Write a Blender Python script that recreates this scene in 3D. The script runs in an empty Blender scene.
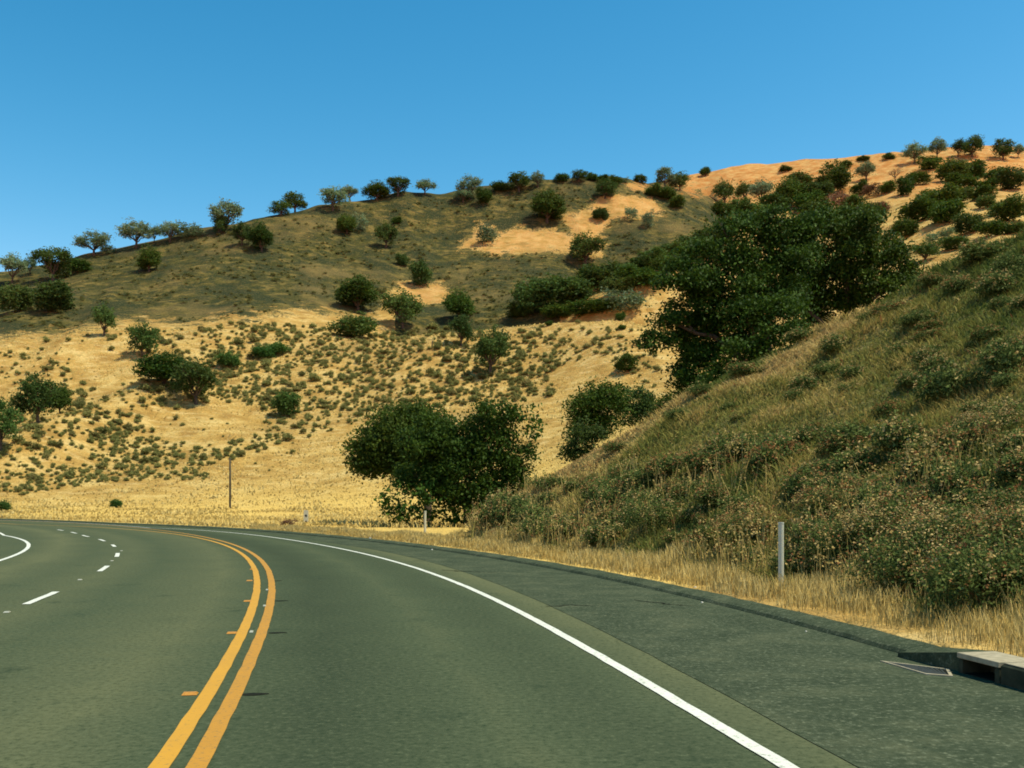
import bpy, math, random
import numpy as np

# ------------------------------------------------------------------ basics
F, H0, YH = 1000.0, 1.6, 502.0          # focal length in pixels, eye height, horizon row
rng = np.random.default_rng(7)
S = bpy.context.scene
COL = S.collection
R = math.radians


def ground(u, v):
    d = F * H0 / (v - YH)
    return ((u - 512) / F * d, d)


def link(o, parent=None):
    COL.objects.link(o)
    if parent is not None:
        o.parent = parent
    return o


def tag(o, label=None, cat=None, group=None, kind=None):
    if label: o['label'] = label
    if cat: o['category'] = cat
    if group: o['group'] = group
    if kind: o['kind'] = kind
    return o


def mesh_np(name, verts, quads, mat=None, smooth=False, attrs=None, fattrs=None):
    verts = np.asarray(verts, np.float32); quads = np.asarray(quads, np.int32)
    m = bpy.data.meshes.new(name)
    n = len(quads)
    m.vertices.add(len(verts)); m.vertices.foreach_set('co', verts.ravel())
    m.loops.add(n * 4); m.loops.foreach_set('vertex_index', quads.ravel())
    m.polygons.add(n)
    m.polygons.foreach_set('loop_start', np.arange(0, n * 4, 4, dtype=np.int32))
    m.polygons.foreach_set('use_smooth', np.full(n, smooth, dtype=bool))
    m.update(calc_edges=True)
    for k, a in (attrs or {}).items():
        at = m.attributes.new(k, 'FLOAT', 'POINT'); at.data.foreach_set('value', np.asarray(a, np.float32))
    for k, a in (fattrs or {}).items():
        at = m.attributes.new(k, 'FLOAT', 'FACE'); at.data.foreach_set('value', np.asarray(a, np.float32))
    if mat: m.materials.append(mat)
    return m


def obj(name, mesh, parent=None, loc=(0, 0, 0)):
    o = bpy.data.objects.new(name, mesh); o.location = loc
    return link(o, parent)


def hash2(ix, iy, seed):
    n = (ix.astype(np.int64) * 374761393 + iy.astype(np.int64) * 668265263 + seed * 974634541) & 0xFFFFFFFF
    n = ((n ^ (n >> 13)) * 1274126177) & 0xFFFFFFFF
    n = (n ^ (n >> 16)) & 0xFFFF
    return n / 65535.0


def vnoise(x, y, seed=0):
    ix = np.floor(x); iy = np.floor(y); fx = x - ix; fy = y - iy
    fx = fx * fx * (3 - 2 * fx); fy = fy * fy * (3 - 2 * fy)
    a = hash2(ix, iy, seed); b = hash2(ix + 1, iy, seed); c = hash2(ix, iy + 1, seed); d = hash2(ix + 1, iy + 1, seed)
    return (a + (b - a) * fx) * (1 - fy) + (c + (d - c) * fx) * fy


def fbm(x, y, seed=0, octv=4):
    s = 0; a = 1; t = 0
    for k in range(octv):
        s = s + a * (vnoise(x * 2 ** k, y * 2 ** k, seed + k) - .5); t += a; a *= .5
    return 2 * s / t


def sstep(a, b, x):
    t = np.clip((x - a) / (b - a), 0, 1); return t * t * (3 - 2 * t)


# ------------------------------------------------------------------ road geometry: every line is a radius r(theta) round one centre
IMG = dict(
    yl=[(161, 768), (210, 694.5), (242, 633), (253, 601.5), (259, 589), (257, 570), (245, 555), (214, 543), (187, 535.5), (150, 531.5), (90, 527), (15, 524.3)],
    yr=[(194, 768), (234, 694.5), (262, 633), (267, 601.5), (271, 589), (268, 570), (256, 555), (226, 543), (190, 534.5)],
    wr=[(790, 768), (730, 735), (650, 686.5), (603, 657), (564, 635), (525, 616), (486, 596), (447, 580), (408, 565), (369, 555), (330, 547), (262, 536), (210, 531), (150, 528)],
    da=[(42, 598), (103, 568.5), (118, 554.7), (114, 545.8), (102.5, 540.3), (84, 536)],
    le=[(0, 561), (15, 555), (25, 548), (28, 545), (26, 541), (22, 538), (0, 535.5)],
    ss=[(856, 768), (730, 696), (640, 650), (603, 634), (549, 607), (486, 577), (400, 556), (330, 543)],
    dk=[(1024, 689), (957, 673), (908, 657), (793, 624), (768, 618), (646, 587.5), (500, 560), (384, 544), (300, 534.5), (150, 525.5), (0, 521.5)],
)
P0 = np.array([ground(*p) for p in IMG['yl'][:9]])
A_ = np.c_[2 * P0, np.ones(len(P0))]
c_ = np.linalg.lstsq(A_, (P0 ** 2).sum(1), rcond=None)[0]
CX, CY = c_[0], c_[1]
RF = {}
for k_, L_ in IMG.items():
    p_ = np.array([ground(*q) for q in L_])
    th_ = np.arctan2(p_[:, 1] - CY, p_[:, 0] - CX); rr_ = np.hypot(p_[:, 0] - CX, p_[:, 1] - CY)
    deg = {'da': 2, 'le': 2, 'wr': 5, 'yl': 4, 'yr': 4, 'dk': 5}.get(k_, 3)
    tm_ = th_.mean(); RF[k_] = (np.polyfit(th_ - tm_, rr_, deg, w=1 / p_[:, 1]), th_.min(), th_.max(), tm_)


def rad(k, th):
    pf, a, b, tm = RF[k]
    return np.polyval(pf, np.clip(th, a, b) - tm)


def rdk(th):
    return np.maximum(rad('dk', th), rad('wr', th) + 0.9)


def polar(x, y):
    return np.arctan2(y - CY, x - CX), np.hypot(x - CX, y - CY)


def rp(th, r, z=0.0):
    return np.stack([CX + r * np.cos(th), CY + r * np.sin(th), np.broadcast_to(z, np.shape(th)) + 0 * th], -1)


TH0 = float(polar(np.array(0.), np.array(0.))[0])

# ------------------------------------------------------------------ the land
HU = {'z': 1}
def V(d, v): return (d, H0 + (YH - v) / F * d)
def Zp(d, z): return (d, z)
COLS = {
    -420: [Zp(120, 0), Zp(170, .5), Zp(200, 4), V(250, 440), V(290, 400), V(310, 385), V(330, 372), V(345, 364), V(370, 350), V(400, 340), Zp(560, 45), Zp(700, 35), Zp(900, 30), Zp(1500, 20)],
    0:    [Zp(82, 0), V(112, 511), V(132, 493), V(182, 415), V(235, 338), V(258, 324), V(285, 307), V(300, 298), V(322, 284), V(345, 271), Zp(480, 60), Zp(700, 40), Zp(900, 30), Zp(1500, 20)],
    110:  [Zp(82, 0), V(112, 511), V(132, 494), V(182, 418), V(236, 334), V(260, 316), V(288, 294), V(304, 283), V(330, 266), V(360, 250), Zp(490, 70), Zp(700, 50), Zp(900, 30), Zp(1500, 20)],
    220:  [Zp(82, 0), V(112, 511), V(132, 495), V(182, 420), V(238, 330), V(262, 312), V(292, 288), V(312, 273), V(345, 250), V(378, 230), Zp(500, 80), Zp(700, 60), Zp(900, 40), Zp(1500, 20)],
    350:  [Zp(82, 0), V(110, 512), V(130, 494), V(180, 420), V(238, 336), V(262, 329), V(296, 302), V(322, 278), V(366, 240), V(408, 201), Zp(540, 110), Zp(700, 90), Zp(900, 60), Zp(1500, 20)],
    450:  [Zp(80, 0), V(108, 511), V(128, 488), V(178, 414), V(240, 324), Zp(266, 40), V(298, 319), V(328, 290), V(378, 242), V(428, 193), Zp(560, 118), Zp(700, 100), Zp(900, 60), Zp(1500, 20)],
    550:  [Zp(78, .6), V(106, 500), V(126, 474), V(175, 404), V(236, 319), Zp(260, 39), V(298, 308), V(330, 285), V(380, 240), V(438, 182), Zp(540, 130), Zp(640, 125), Zp(900, 60), Zp(1500, 20)],
    620:  [Zp(76, 3), Zp(102, 4), V(124, 446), V(172, 388), V(226, 317), Zp(252, 36), V(292, 290), Zp(318, 58), V(378, 240), V(450, 182), Zp(540, 138), V(640, 186), Zp(900, 60), Zp(1500, 20)],
    690:  [Zp(76, 5.5), Zp(102, 6), V(124, 430), V(165, 385), V(215, 340), Zp(245, 36), V(305, 266), Zp(330, 68), V(392, 226), V(470, 195), Zp(520, 140), V(640, 178), Zp(900, 100), Zp(1500, 20)],
    760:  [Zp(76, 8), Zp(102, 9), V(124, 425), V(160, 390), V(200, 365), V(245, 330), V(305, 285), V(340, 268), V(400, 240), V(480, 212), V(540, 196), V(640, 168.5), Zp(900, 110), Zp(1500, 20)],
    850:  [Zp(76, 11), Zp(102, 12), V(124, 405), V(155, 385), V(190, 350), V(235, 315), V(290, 285), V(330, 265), V(390, 236), V(460, 206), V(520, 186), V(630, 162), Zp(900, 110), Zp(1500, 20)],
    940:  [Zp(76, 13), Zp(102, 14), V(124, 385), V(150, 360), V(185, 325), V(225, 292), V(280, 262), V(320, 240), V(380, 214), V(440, 193), V(500, 176), V(610, 156), Zp(900, 110), Zp(1500, 20)],
    1030: [Zp(76, 15), Zp(102, 17), V(124, 355), V(150, 325), V(185, 288), V(225, 265), V(280, 240), V(320, 222), V(380, 202), V(440, 185), V(500, 172), V(600, 154), Zp(900, 110), Zp(1500, 20)],
    1500: [Zp(76, 15), Zp(102, 19), V(124, 340), V(150, 310), V(185, 288), V(225, 265), V(280, 250), V(320, 240), V(380, 225), V(440, 212), V(500, 200), V(600, 190), Zp(900, 110), Zp(1500, 20)],
}
cph, cr, cz = [], [], []
for u_, pts_ in COLS.items():
    ph_ = math.atan((u_ - 512) / F); cph.append(ph_)
    cr.append([p[0] / math.cos(ph_) for p in pts_]); cz.append([p[1] for p in pts_])
lo_r, lo_z, hi_r, hi_z = cr[0], cz[0], cr[-1], cz[-1]
for ph_, s_ in ((-1.25, .8), (-2.0, .5), (-math.pi, .3)):
    cph.insert(0, ph_); cr.insert(0, [r * (1 + .25 * (abs(ph_) > 1)) for r in lo_r]); cz.insert(0, [z * s_ for z in lo_z])
for ph_, s_ in ((1.25, .8), (2.0, .4), (math.pi, .3)):
    cph.append(ph_); cr.append(list(hi_r) if ph_ < 3 else [r * 1.25 for r in lo_r]); cz.append([z * s_ for z in (hi_z if ph_ < 3 else lo_z)])
cph = np.array(cph); cr = np.array(cr); cz = np.array(cz)


def hermite_rows(xk, yk, x):
    """smooth interpolation over the first axis (columns), monotone slopes"""
    d = np.diff(yk, axis=0) / np.diff(xk)[:, None]
    m = np.zeros_like(yk); m[0] = d[0]; m[-1] = d[-1]
    a, b = d[:-1], d[1:]
    hm = np.where(a * b > 0, 2 * a * b / np.where(np.abs(a + b) < 1e-9, 1e-9, a + b), 0); m[1:-1] = hm
    i = np.clip(np.searchsorted(xk, x) - 1, 0, len(xk) - 2)
    h = (xk[i + 1] - xk[i]); t = (x - xk[i]) / h; t = t[:, None]; h = h[:, None]
    return ((2 * t ** 3 - 3 * t ** 2 + 1) * yk[i] + (t ** 3 - 2 * t ** 2 + t) * h * m[i] + (-2 * t ** 3 + 3 * t ** 2) * yk[i + 1] + (t ** 3 - t ** 2) * h * m[i + 1])


NPH = 2600
PHT = np.linspace(-math.pi, math.pi, NPH)
CRT = hermite_rows(cph, cr, PHT); CZT = hermite_rows(cph, cz, PHT)
# tabulate base profile on (phi, rho)
RHO = np.concatenate([np.linspace(0, 120, 121)[:-1], np.linspace(120, 800, 681)[:-1], np.linspace(800, 3600, 113)])
PT = np.zeros((NPH, len(RHO)), np.float32)
for i_ in range(NPH):
    xk = np.concatenate([[0, 20], CRT[i_], [4000]]); zk = np.concatenate([[-.05, -.05], CZT[i_], [10]])
    d = np.diff(zk) / np.diff(xk); m = np.zeros_like(zk); a, b = d[:-1], d[1:]
    m[1:-1] = np.where(a * b > 0, 2 * a * b / np.where(np.abs(a + b) < 1e-9, 1e-9, a + b), 0)
    j = np.clip(np.searchsorted(xk, RHO) - 1, 0, len(xk) - 2); h = xk[j + 1] - xk[j]; t = (RHO - xk[j]) / h
    PT[i_] = (2 * t ** 3 - 3 * t ** 2 + 1) * zk[j] + (t ** 3 - 2 * t ** 2 + t) * h * m[j] + (3 * t ** 2 - 2 * t ** 3) * zk[j + 1] + (t ** 3 - t ** 2) * h * m[j + 1]


def base_profile(ph, rho):
    a = np.clip((ph + math.pi) / (2 * math.pi) * (NPH - 1), 0, NPH - 1.001); ia = a.astype(int); fa = a - ia
    jb = np.clip(np.searchsorted(RHO, rho) - 1, 0, len(RHO) - 2); fb = np.clip((rho - RHO[jb]) / (RHO[jb + 1] - RHO[jb]), 0, 1)
    return ((PT[ia, jb] * (1 - fb) + PT[ia, jb + 1] * fb) * (1 - fa) + (PT[ia + 1, jb] * (1 - fb) + PT[ia + 1, jb + 1] * fb) * fa)


# cut bank on the right: plane rising from the verge, ended by its crest line
SL = 0.60
CU = np.array([-9e3, 430, 478, 492, 520, 560, 620, 680, 730, 790, 830, 880, 930, 980, 1024, 1150, 1500, 9e3])
CVv = np.array([560, 547, 527, 517, 494, 467, 435, 400, 372, 346, 328, 302, 277, 257, 240, 193, 90, 60])


def bank_plane(x, y):
    th, r = polar(x, y)
    t = r - rdk(th)
    return 0.06 + SL * np.maximum(0, t - 1.9) - SL * .8 * np.exp(-np.maximum(t - 1.9, 0) / .8) * np.clip(t, 0, 1) * 0, t


EPH = np.linspace(-.6, 2.2, 700)
ERC = np.zeros(700); EZC = np.zeros(700)
_rh = np.linspace(4, 140, 1361)
for i_, ph_ in enumerate(EPH):
    x = _rh * math.sin(ph_); y = _rh * math.cos(ph_)
    e, t = bank_plane(x, y)
    d = np.maximum(y, 3.0); uu = 512 + F * math.tan(min(ph_, 1.3)); vv = YH - F * (e - H0) / (_rh * math.cos(min(ph_, 1.2)))
    ok = (vv <= np.interp(uu, CU, CVv)) & (t > 1.5) | (e > 16)
    k = int(np.argmax(ok)) if ok.any() else len(_rh) - 1
    if not ok.any(): ERC[i_], EZC[i_] = 4, 0.0
    else: ERC[i_], EZC[i_] = _rh[k], e[k]


def bank(x, y):
    e, t = bank_plane(x, y)
    ph = np.arctan2(x, y); rho = np.hypot(x, y)
    rc = np.interp(ph, EPH, ERC); zc = np.interp(ph, EPH, EZC)
    e2 = zc - .28 * (rho - rc)
    e = np.where(rho > rc, np.minimum(e2, e), e)
    e = np.where((ph < -.6) | (ph > 2.2) | (t < 0) | (ph < -0.2) & (rho < 3), -9, e)
    return e, t


def land(x, y):
    x = np.asarray(x, float); y = np.asarray(y, float)
    ph = np.arctan2(x, y); rho = np.hypot(x, y)
    th, r = polar(x, y)
    t = r - rdk(th)                       # outside of the curve
    tl = (rad('le', th) - 2.6) - r        # inside of the curve
    p = base_profile(ph, rho)
    n = fbm(x / 46, y / 46, 3, 4) * np.clip((rho - 95) / 120, 0, 1) * 3.0 + fbm(x / 9, y / 9, 9, 3) * np.clip((rho - 70) / 60, 0, 1) * .45
    # drainage folds running down the hills
    n = n - np.abs(fbm(x / 30 + y / 140, y / 130, 21, 3)) * np.clip((rho - 130) / 80, 0, 1) * 3.2
    p = p + n
    # low spur that runs across the foot of the straw hill on the left
    a0 = np.array(((8 - 512) / F * 150, 150.)); a1 = np.array(((150 - 512) / F * 192, 192.)); dv = a1 - a0; L = np.hypot(*dv)
    s = np.clip(((x - a0[0]) * dv[0] + (y - a0[1]) * dv[1]) / L, 0, L); q = np.hypot(x - a0[0] - dv[0] * s / L, y - a0[1] - dv[1] * s / L)
    p = p + 4.2 * np.exp(-(q / 9) ** 2)
    road_in = np.maximum(t, tl)           # <0 inside the road corridor
    ahead = (th > TH0 - .6) & (th < TH0 + 1.35)
    w = np.where(ahead, sstep(0, 14, road_in), 1)
    p = np.where(ahead, (p * w) + (1 - w) * -.06, p)
    e, _ = bank(x, y)
    rough = fbm(x / 3.4, y / 3.4, 31, 4) * .60 * np.clip((t - 2) / 4, 0, 1)
    e = e + rough
    h = np.maximum(p, e)
    verge = np.where((t > .3) & ahead, np.minimum(.07, (t - .3) * .35) + .03 * vnoise(x * 1.5, y * 1.5, 5), -.09)
    h = np.where((road_in < .3) & ahead, -.09, np.maximum(h, np.where(t > .3, verge, -.2)))
    return h


def uv_of(x, y, z):
    y = np.where(np.abs(y) < .1, .1, y)
    return 512 + F * x / y, YH - F * (z - H0) / y


_dd = np.concatenate([np.arange(20, 120, .25), np.arange(120, 720, .5)])


def hit(u, v, dmin=20):
    """first visible ground point at picture column u whose row is v (a ray cast on the land)"""
    x = (u - 512) / F * _dd; z = land(x, _dd)
    vv = YH - F * (z - H0) / _dd
    ok = (vv <= v) & (_dd >= dmin)
    if ok.any():
        k = int(np.argmax(ok))
    else:
        vm = np.where(_dd >= dmin, vv, 9e9); k = int(np.argmin(vm))
    return np.array((x[k], _dd[k], z[k]))


def inpoly(u, v, poly):
    c = np.zeros(np.shape(u), bool); n = len(poly)
    for i in range(n):
        x1, y1 = poly[i]; x2, y2 = poly[(i + 1) % n]
        cond = ((y1 > v) != (y2 > v)) & (u < (x2 - x1) * (v - y1) / ((y2 - y1) if y2 != y1 else 1e-9) + x1)
        c ^= cond
    return c


def sdist(u, v, poly):
    d = np.full(np.shape(u), 1e9); n = len(poly)
    for i in range(n):
        x1, y1 = poly[i]; x2, y2 = poly[(i + 1) % n]
        dx, dy = x2 - x1, y2 - y1
        s = np.clip(((u - x1) * dx + (v - y1) * dy) / (dx * dx + dy * dy), 0, 1)
        d = np.minimum(d, np.hypot(u - x1 - s * dx, v - y1 - s * dy))
    return np.where(inpoly(u, v, poly), d, -d)


OLIVE = [(-400, 150), (560, 150), (655, 176), (676, 190), (716, 197), (735, 225), (722, 250), (690, 262), (640, 282), (600, 292), (560, 306), (535, 322), (445, 326), (428, 300), (405, 285), (392, 288), (372, 318), (300, 308), (230, 318), (190, 323), (120, 318), (60, 333), (0, 336), (-400, 345)]
BARE = [
    [(457, 248), (466, 240), (482, 222), (498, 232), (520, 228), (560, 231), (590, 236), (606, 243), (602, 256), (560, 252), (520, 252), (500, 257), (478, 250)],
    [(560, 214), (586, 210), (601, 196), (625, 194), (652, 200), (666, 212), (648, 217), (612, 220), (604, 232), (588, 246), (572, 232)],
    [(398, 281), (415, 284), (441, 284), (452, 298), (440, 304), (412, 308), (398, 296)],
    [(625, 183), (645, 186), (646, 192), (626, 189)],
]
GREYED = [(320, 210), (480, 215), (455, 262), (420, 260), (380, 235)]

# ------------------------------------------------------------------ materials
def mat(name):
    m = bpy.data.materials.new(name); m.use_nodes = True
    nt = m.node_tree
    for n in list(nt.nodes): nt.nodes.remove(n)
    return m, nt


class G:
    """tiny node helper"""
    def __init__(s, nt): s.nt = nt
    def n(s, t, **k):
        nd = s.nt.nodes.new(t)
        for a, b in k.items(): setattr(nd, a, b)
        return nd
    def l(s, a, b): s.nt.links.new(a, b)
    def val(s, sock, v):
        if hasattr(v, 'is_linked') or hasattr(v, 'links'): s.l(v, sock)
        else: sock.default_value = v
    def attr(s, name): return s.n('ShaderNodeAttribute', attribute_name=name).outputs['Fac']
    def pos(s): return s.n('ShaderNodeNewGeometry').outputs['Position']
    def noise(s, scale, detail=4, rough=.55, vec=None):
        nd = s.n('ShaderNodeTexNoise'); nd.inputs['Scale'].default_value = scale; nd.inputs['Detail'].default_value = detail; nd.inputs['Roughness'].default_value = rough
        s.l(vec if vec is not None else s.pos(), nd.inputs['Vector']); return nd.outputs['Fac']
    def scalev(s, vec, sc):
        nd = s.n('ShaderNodeVectorMath', operation='MULTIPLY'); s.l(vec, nd.inputs[0]); nd.inputs[1].default_value = sc; return nd.outputs[0]
    def math(s, op, a, b=0.0, clamp=False):
        nd = s.n('ShaderNodeMath', operation=op); nd.use_clamp = clamp; s.val(nd.inputs[0], a); s.val(nd.inputs[1], b); return nd.outputs[0]
    def ramp(s, fac, stops):
        nd = s.n('ShaderNodeValToRGB'); e = nd.color_ramp.elements
        while len(e) < len(stops): e.new(.5)
        for k, (p, c) in enumerate(stops):
            e[k].position = p; e[k].color = (c, c, c, 1) if isinstance(c, (int, float)) else (*c, 1)
        s.l(fac, nd.inputs[0]); return nd.outputs[0]
    def mix(s, f, a, b, mode='MIX'):
        nd = s.n('ShaderNodeMix', data_type='RGBA', blend_type=mode)
        s.val(nd.inputs[0], f)
        for sock, v in ((nd.inputs[6], a), (nd.inputs[7], b)):
            if isinstance(v, tuple): sock.default_value = (*v, 1)
            else: s.l(v, sock)
        return nd.outputs[2]
    def bump(s, h, strength, dist):
        nd = s.n('ShaderNodeBump'); nd.inputs['Strength'].default_value = strength; nd.inputs['Distance'].default_value = dist; s.l(h, nd.inputs['Height']); return nd.outputs[0]
    def out(s, sh): o = s.n('ShaderNodeOutputMaterial'); s.l(sh, o.inputs[0])
    def pbr(s, col, rough=.9, spec=.15, normal=None):
        p = s.n('ShaderNodeBsdfPrincipled'); s.val(p.inputs['Base Color'], (*col, 1) if isinstance(col, tuple) else col)
        s.val(p.inputs['Roughness'], rough); p.inputs['Specular IOR Level'].default_value = spec
        if normal is not None: s.l(normal, p.inputs['Normal'])
        return p.outputs[0]


def lean_normal(g, amt, to=(0, 0, 1)):
    ge = g.n('ShaderNodeNewGeometry').outputs['Normal']
    m_ = g.n('ShaderNodeMix', data_type='VECTOR'); m_.inputs[0].default_value = amt; g.l(ge, m_.inputs[4]); m_.inputs[5].default_value = to
    nn = g.n('ShaderNodeVectorMath', operation='NORMALIZE'); g.l(m_.outputs[1], nn.inputs[0]); return nn.outputs[0]


def leaf_mat(name, dark, light, trans=.28, rough=.6):
    m, nt = mat(name); g = G(nt)
    oi = g.n('ShaderNodeObjectInfo').outputs['Random']
    c = g.mix(g.attr('tint'), dark, light)
    hs = g.n('ShaderNodeHueSaturation'); g.l(c, hs.inputs['Color'])
    g.l(g.math('SUBTRACT', .512, g.math('MULTIPLY', g.math('FRACT', g.math('MULTIPLY', oi, 7.3)), .035)), hs.inputs['Hue'])
    g.l(g.math('ADD', g.math('MULTIPLY', oi, .65), .75), hs.inputs['Value'])
    c = hs.outputs[0]
    p = g.n('ShaderNodeBsdfPrincipled'); g.l(c, p.inputs['Base Color']); p.inputs['Roughness'].default_value = rough; p.inputs['Specular IOR Level'].default_value = .07; g.l(lean_normal(g, .35), p.inputs['Normal'])
    t = g.n('ShaderNodeBsdfTranslucent'); g.l(g.mix(.5, c, (light[0] * 1.2, light[1] * 1.1, light[2] * .5)), t.inputs['Color'])
    ms = g.n('ShaderNodeMixShader'); ms.inputs[0].default_value = trans
    g.l(p.outputs[0], ms.inputs[1]); g.l(t.outputs[0], ms.inputs[2]); g.out(ms.outputs[0])
    return m


def flat_mat(name, c1, c2, scale=8, rough=.8, spec=.2, bump=0.0):
    m, nt = mat(name); g = G(nt)
    n = g.noise(scale, 5)
    col = g.ramp(n, [(.3, c1), (.7, c2)])
    g.out(g.pbr(col, rough, spec, g.bump(n, bump, .02) if bump else None)); return m


def ramp_leaf(name, stops, trans=.25, lean=.7, to=(0, 0, 1)):
    """foliage or grass whose face attribute picks among several natural colours"""
    m, nt = mat(name); g = G(nt)
    c = g.ramp(g.attr('tint'), stops)
    p = g.n('ShaderNodeBsdfPrincipled'); g.l(c, p.inputs['Base Color']); p.inputs['Roughness'].default_value = .7; p.inputs['Specular IOR Level'].default_value = .05; g.l(lean_normal(g, lean, to), p.inputs['Normal'])
    t = g.n('ShaderNodeBsdfTranslucent'); g.l(c, t.inputs['Color'])
    ms = g.n('ShaderNodeMixShader'); ms.inputs[0].default_value = trans
    g.l(p.outputs[0], ms.inputs[1]); g.l(t.outputs[0], ms.inputs[2]); g.out(ms.outputs[0]); return m


M = {}
M['live'] = leaf_mat('dark_oak_leaves', (.016, .043, .006), (.068, .115, .014))
M['big'] = leaf_mat('valley_oak_leaves', (.011, .033, .004), (.058, .108, .012), .22)
M['blue'] = leaf_mat('grey_oak_leaves', (.075, .125, .065), (.18, .25, .12))
M['bushy'] = leaf_mat('chaparral_leaves', (.027, .060, .012), (.082, .128, .026))
M['sage'] = leaf_mat('sage_leaves', (.095, .105, .028), (.24, .225, .070), .28)
M['rusty'] = leaf_mat('brown_twigs', (.10, .06, .03), (.22, .13, .06), .2)
M['bright'] = leaf_mat('fresh_leaves', (.03, .085, .015), (.07, .15, .03))
M['bark'] = flat_mat('oak_bark', (.045, .035, .022), (.11, .085, .055), 9, .95, .1, .4)
M['wood'] = flat_mat('weathered_wood', (.04, .038, .026), (.085, .075, .05), 12, .95, .1, .3)
M['straw'] = ramp_leaf('dry_straw_grass', [(0, (.56, .37, .10)), (.5, (.74, .54, .17)), (.85, (.84, .68, .29)), (1, (.36, .25, .07))], .45, .8)
M['bank'] = ramp_leaf('bank_grass', [(0, (.070, .108, .021)), (.3, (.150, .168, .036)), (.55, (.26, .23, .056)), (.75, (.46, .33, .10)), (.9, (.58, .42, .15)), (1, (.28, .12, .045))], .3, .6, (-.35, -.1, .9))
M['buck'] = ramp_leaf('flowering_shrub', [(0, (.035, .066, .015)), (.45, (.12, .155, .036)), (.62, (.20, .22, .065)), (.7, (.38, .25, .085)), (.85, (.55, .41, .17)), (1, (.27, .13, .045))], .25, .4)

# land material
m, nt = mat('dry_hill_ground'); g = G(nt)
pos = g.pos()
nL = g.noise(.035, 5, .6); nM = g.noise(.22, 5, .62); nS = g.noise(1.7, 5, .65); nF = g.noise(7, 3, .6)
stretch = g.noise(.6, 4, .6, g.scalev(pos, (.5, 1, .9)))
straw = g.ramp(nM, [(.36, (.35, .20, .050)), (.50, (.51, .315, .085)), (.64, (.65, .455, .155))])
terr = g.noise(.5, 5, .7, g.scalev(pos, (.45, 1, 1.8)))
straw = g.mix(g.ramp(nS, [(.42, 0), (.62, .55)]), straw, (.29, .19, .055))
straw = g.mix(g.ramp(terr, [(.52, 0), (.64, .6)]), straw, (.68, .50, .20))
straw = g.mix(g.ramp(nF, [(.30, .55), (.44, 0)]), straw, (.17, .12, .035))
straw = g.mix(g.ramp(nL, [(.56, 0), (.68, .5)]), straw, (.30, .195, .065))
nB = g.noise(.075, 6, .65, g.scalev(pos, (1, 1, 1.6)))
olive = g.ramp(nM, [(.38, (.042, .045, .012)), (.5, (.083, .074, .019)), (.62, (.175, .132, .037))])
olive = g.mix(g.ramp(nB, [(.42, .85), (.52, 0)]), olive, (.028, .038, .016))
olive = g.mix(g.ramp(stretch, [(.43, .8), (.50, 0)]), olive, (.028, .038, .016))
olive = g.mix(g.ramp(nL, [(.52, 0), (.66, .6)]), olive, (.20, .145, .05))
olive = g.mix(g.ramp(nS, [(.55, 0), (.68, .55)]), olive, (.27, .20, .08))
olive = g.mix(g.ramp(nS, [(.32, .75), (.44, 0)]), olive, (.022, .028, .012))
orange = g.ramp(nM, [(.36, (.42, .185, .045)), (.5, (.49, .25, .075)), (.64, (.55, .35, .12))])
bankc = g.ramp(nS, [(.35, (.07, .08, .022)), (.5, (.14, .13, .04)), (.66, (.26, .2, .075))])
def soft(a, amt=.5):
    k = g.math('ADD', g.attr(a), g.math('MULTIPLY', g.math('SUBTRACT', g.math('ADD', g.math('MULTIPLY', nM, .6), g.math('MULTIPLY', nS, .4)), .5), amt * 4))
    return g.ramp(k, [(.42, 0), (.60, 1)])
c = g.mix(soft('orange', .5), straw, orange)
c = g.mix(soft('olive', .75), c, olive)
c = g.mix(soft('bankz', .25), c, bankc)
c = g.mix(g.math('MULTIPLY', g.attr('dirt'), g.ramp(nS, [(.4, .2), (.6, .9)])), c, (.17, .125, .07))
c = g.mix(g.math('MULTIPLY', g.attr('pale'), g.ramp(stretch, [(.35, .55), (.6, 1)])), c, (.70, .47, .125))
hh = g.math('ADD', g.math('MULTIPLY', nS, .8), g.math('MULTIPLY', nF, .35))
g.out(g.pbr(c, .95, .05, g.bump(hh, .8, .5)))
M['land'] = m

# asphalt
m, nt = mat('worn_asphalt'); g = G(nt)
t = g.attr('t'); tw = g.attr('tw')
pos = g.pos()
wob = g.math('MULTIPLY', g.math('SUBTRACT', g.noise(.35, 3), .5), .9)
tt = g.math('ADD', t, wob)
prof = g.ramp(g.math('DIVIDE', g.math('ADD', tt, 10.0), 18.0), [(.0, .55), (.16, .5), (.23, .75), (.29, .5), (.36, .65), (.41, .45), (.50, .7), (.545, .42), (.595, .14), (.635, .30), (.668, .52), (.70, .34), (.725, .30), (.750, .52), (.780, .74), (.81, .84), (.86, .84), (1, .6)])
# real dust and polish bands left by wheels
grain = g.noise(17, 6, .85); mid = g.noise(1.5, 6, .72); big = g.noise(.3, 4, .6)
k = g.math('ADD', g.math('MULTIPLY', prof, .72), g.math('ADD', g.math('MULTIPLY', mid, .16), g.math('MULTIPLY', big, .16)))
c = g.ramp(k, [(.2, (.040, .053, .028)), (.48, (.066, .083, .042)), (.62, (.090, .102, .050)), (.82, (.145, .148, .068))])
c = g.mix(g.ramp(grain, [(.34, .8), (.50, 0)]), c, (.012, .028, .012))
c = g.mix(g.ramp(grain, [(.54, 0), (.70, .7)]), c, (.15, .17, .09))
patch = g.noise(.9, 6, .7)
c = g.mix(g.ramp(patch, [(.60, 0), (.70, .5)]), c, (.018, .034, .018))
g.out(g.pbr(c, g.math('ADD', g.math('MULTIPLY', mid, .2), .80), .05, g.bump(grain, .22, .006)))
M['road'] = m

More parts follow.
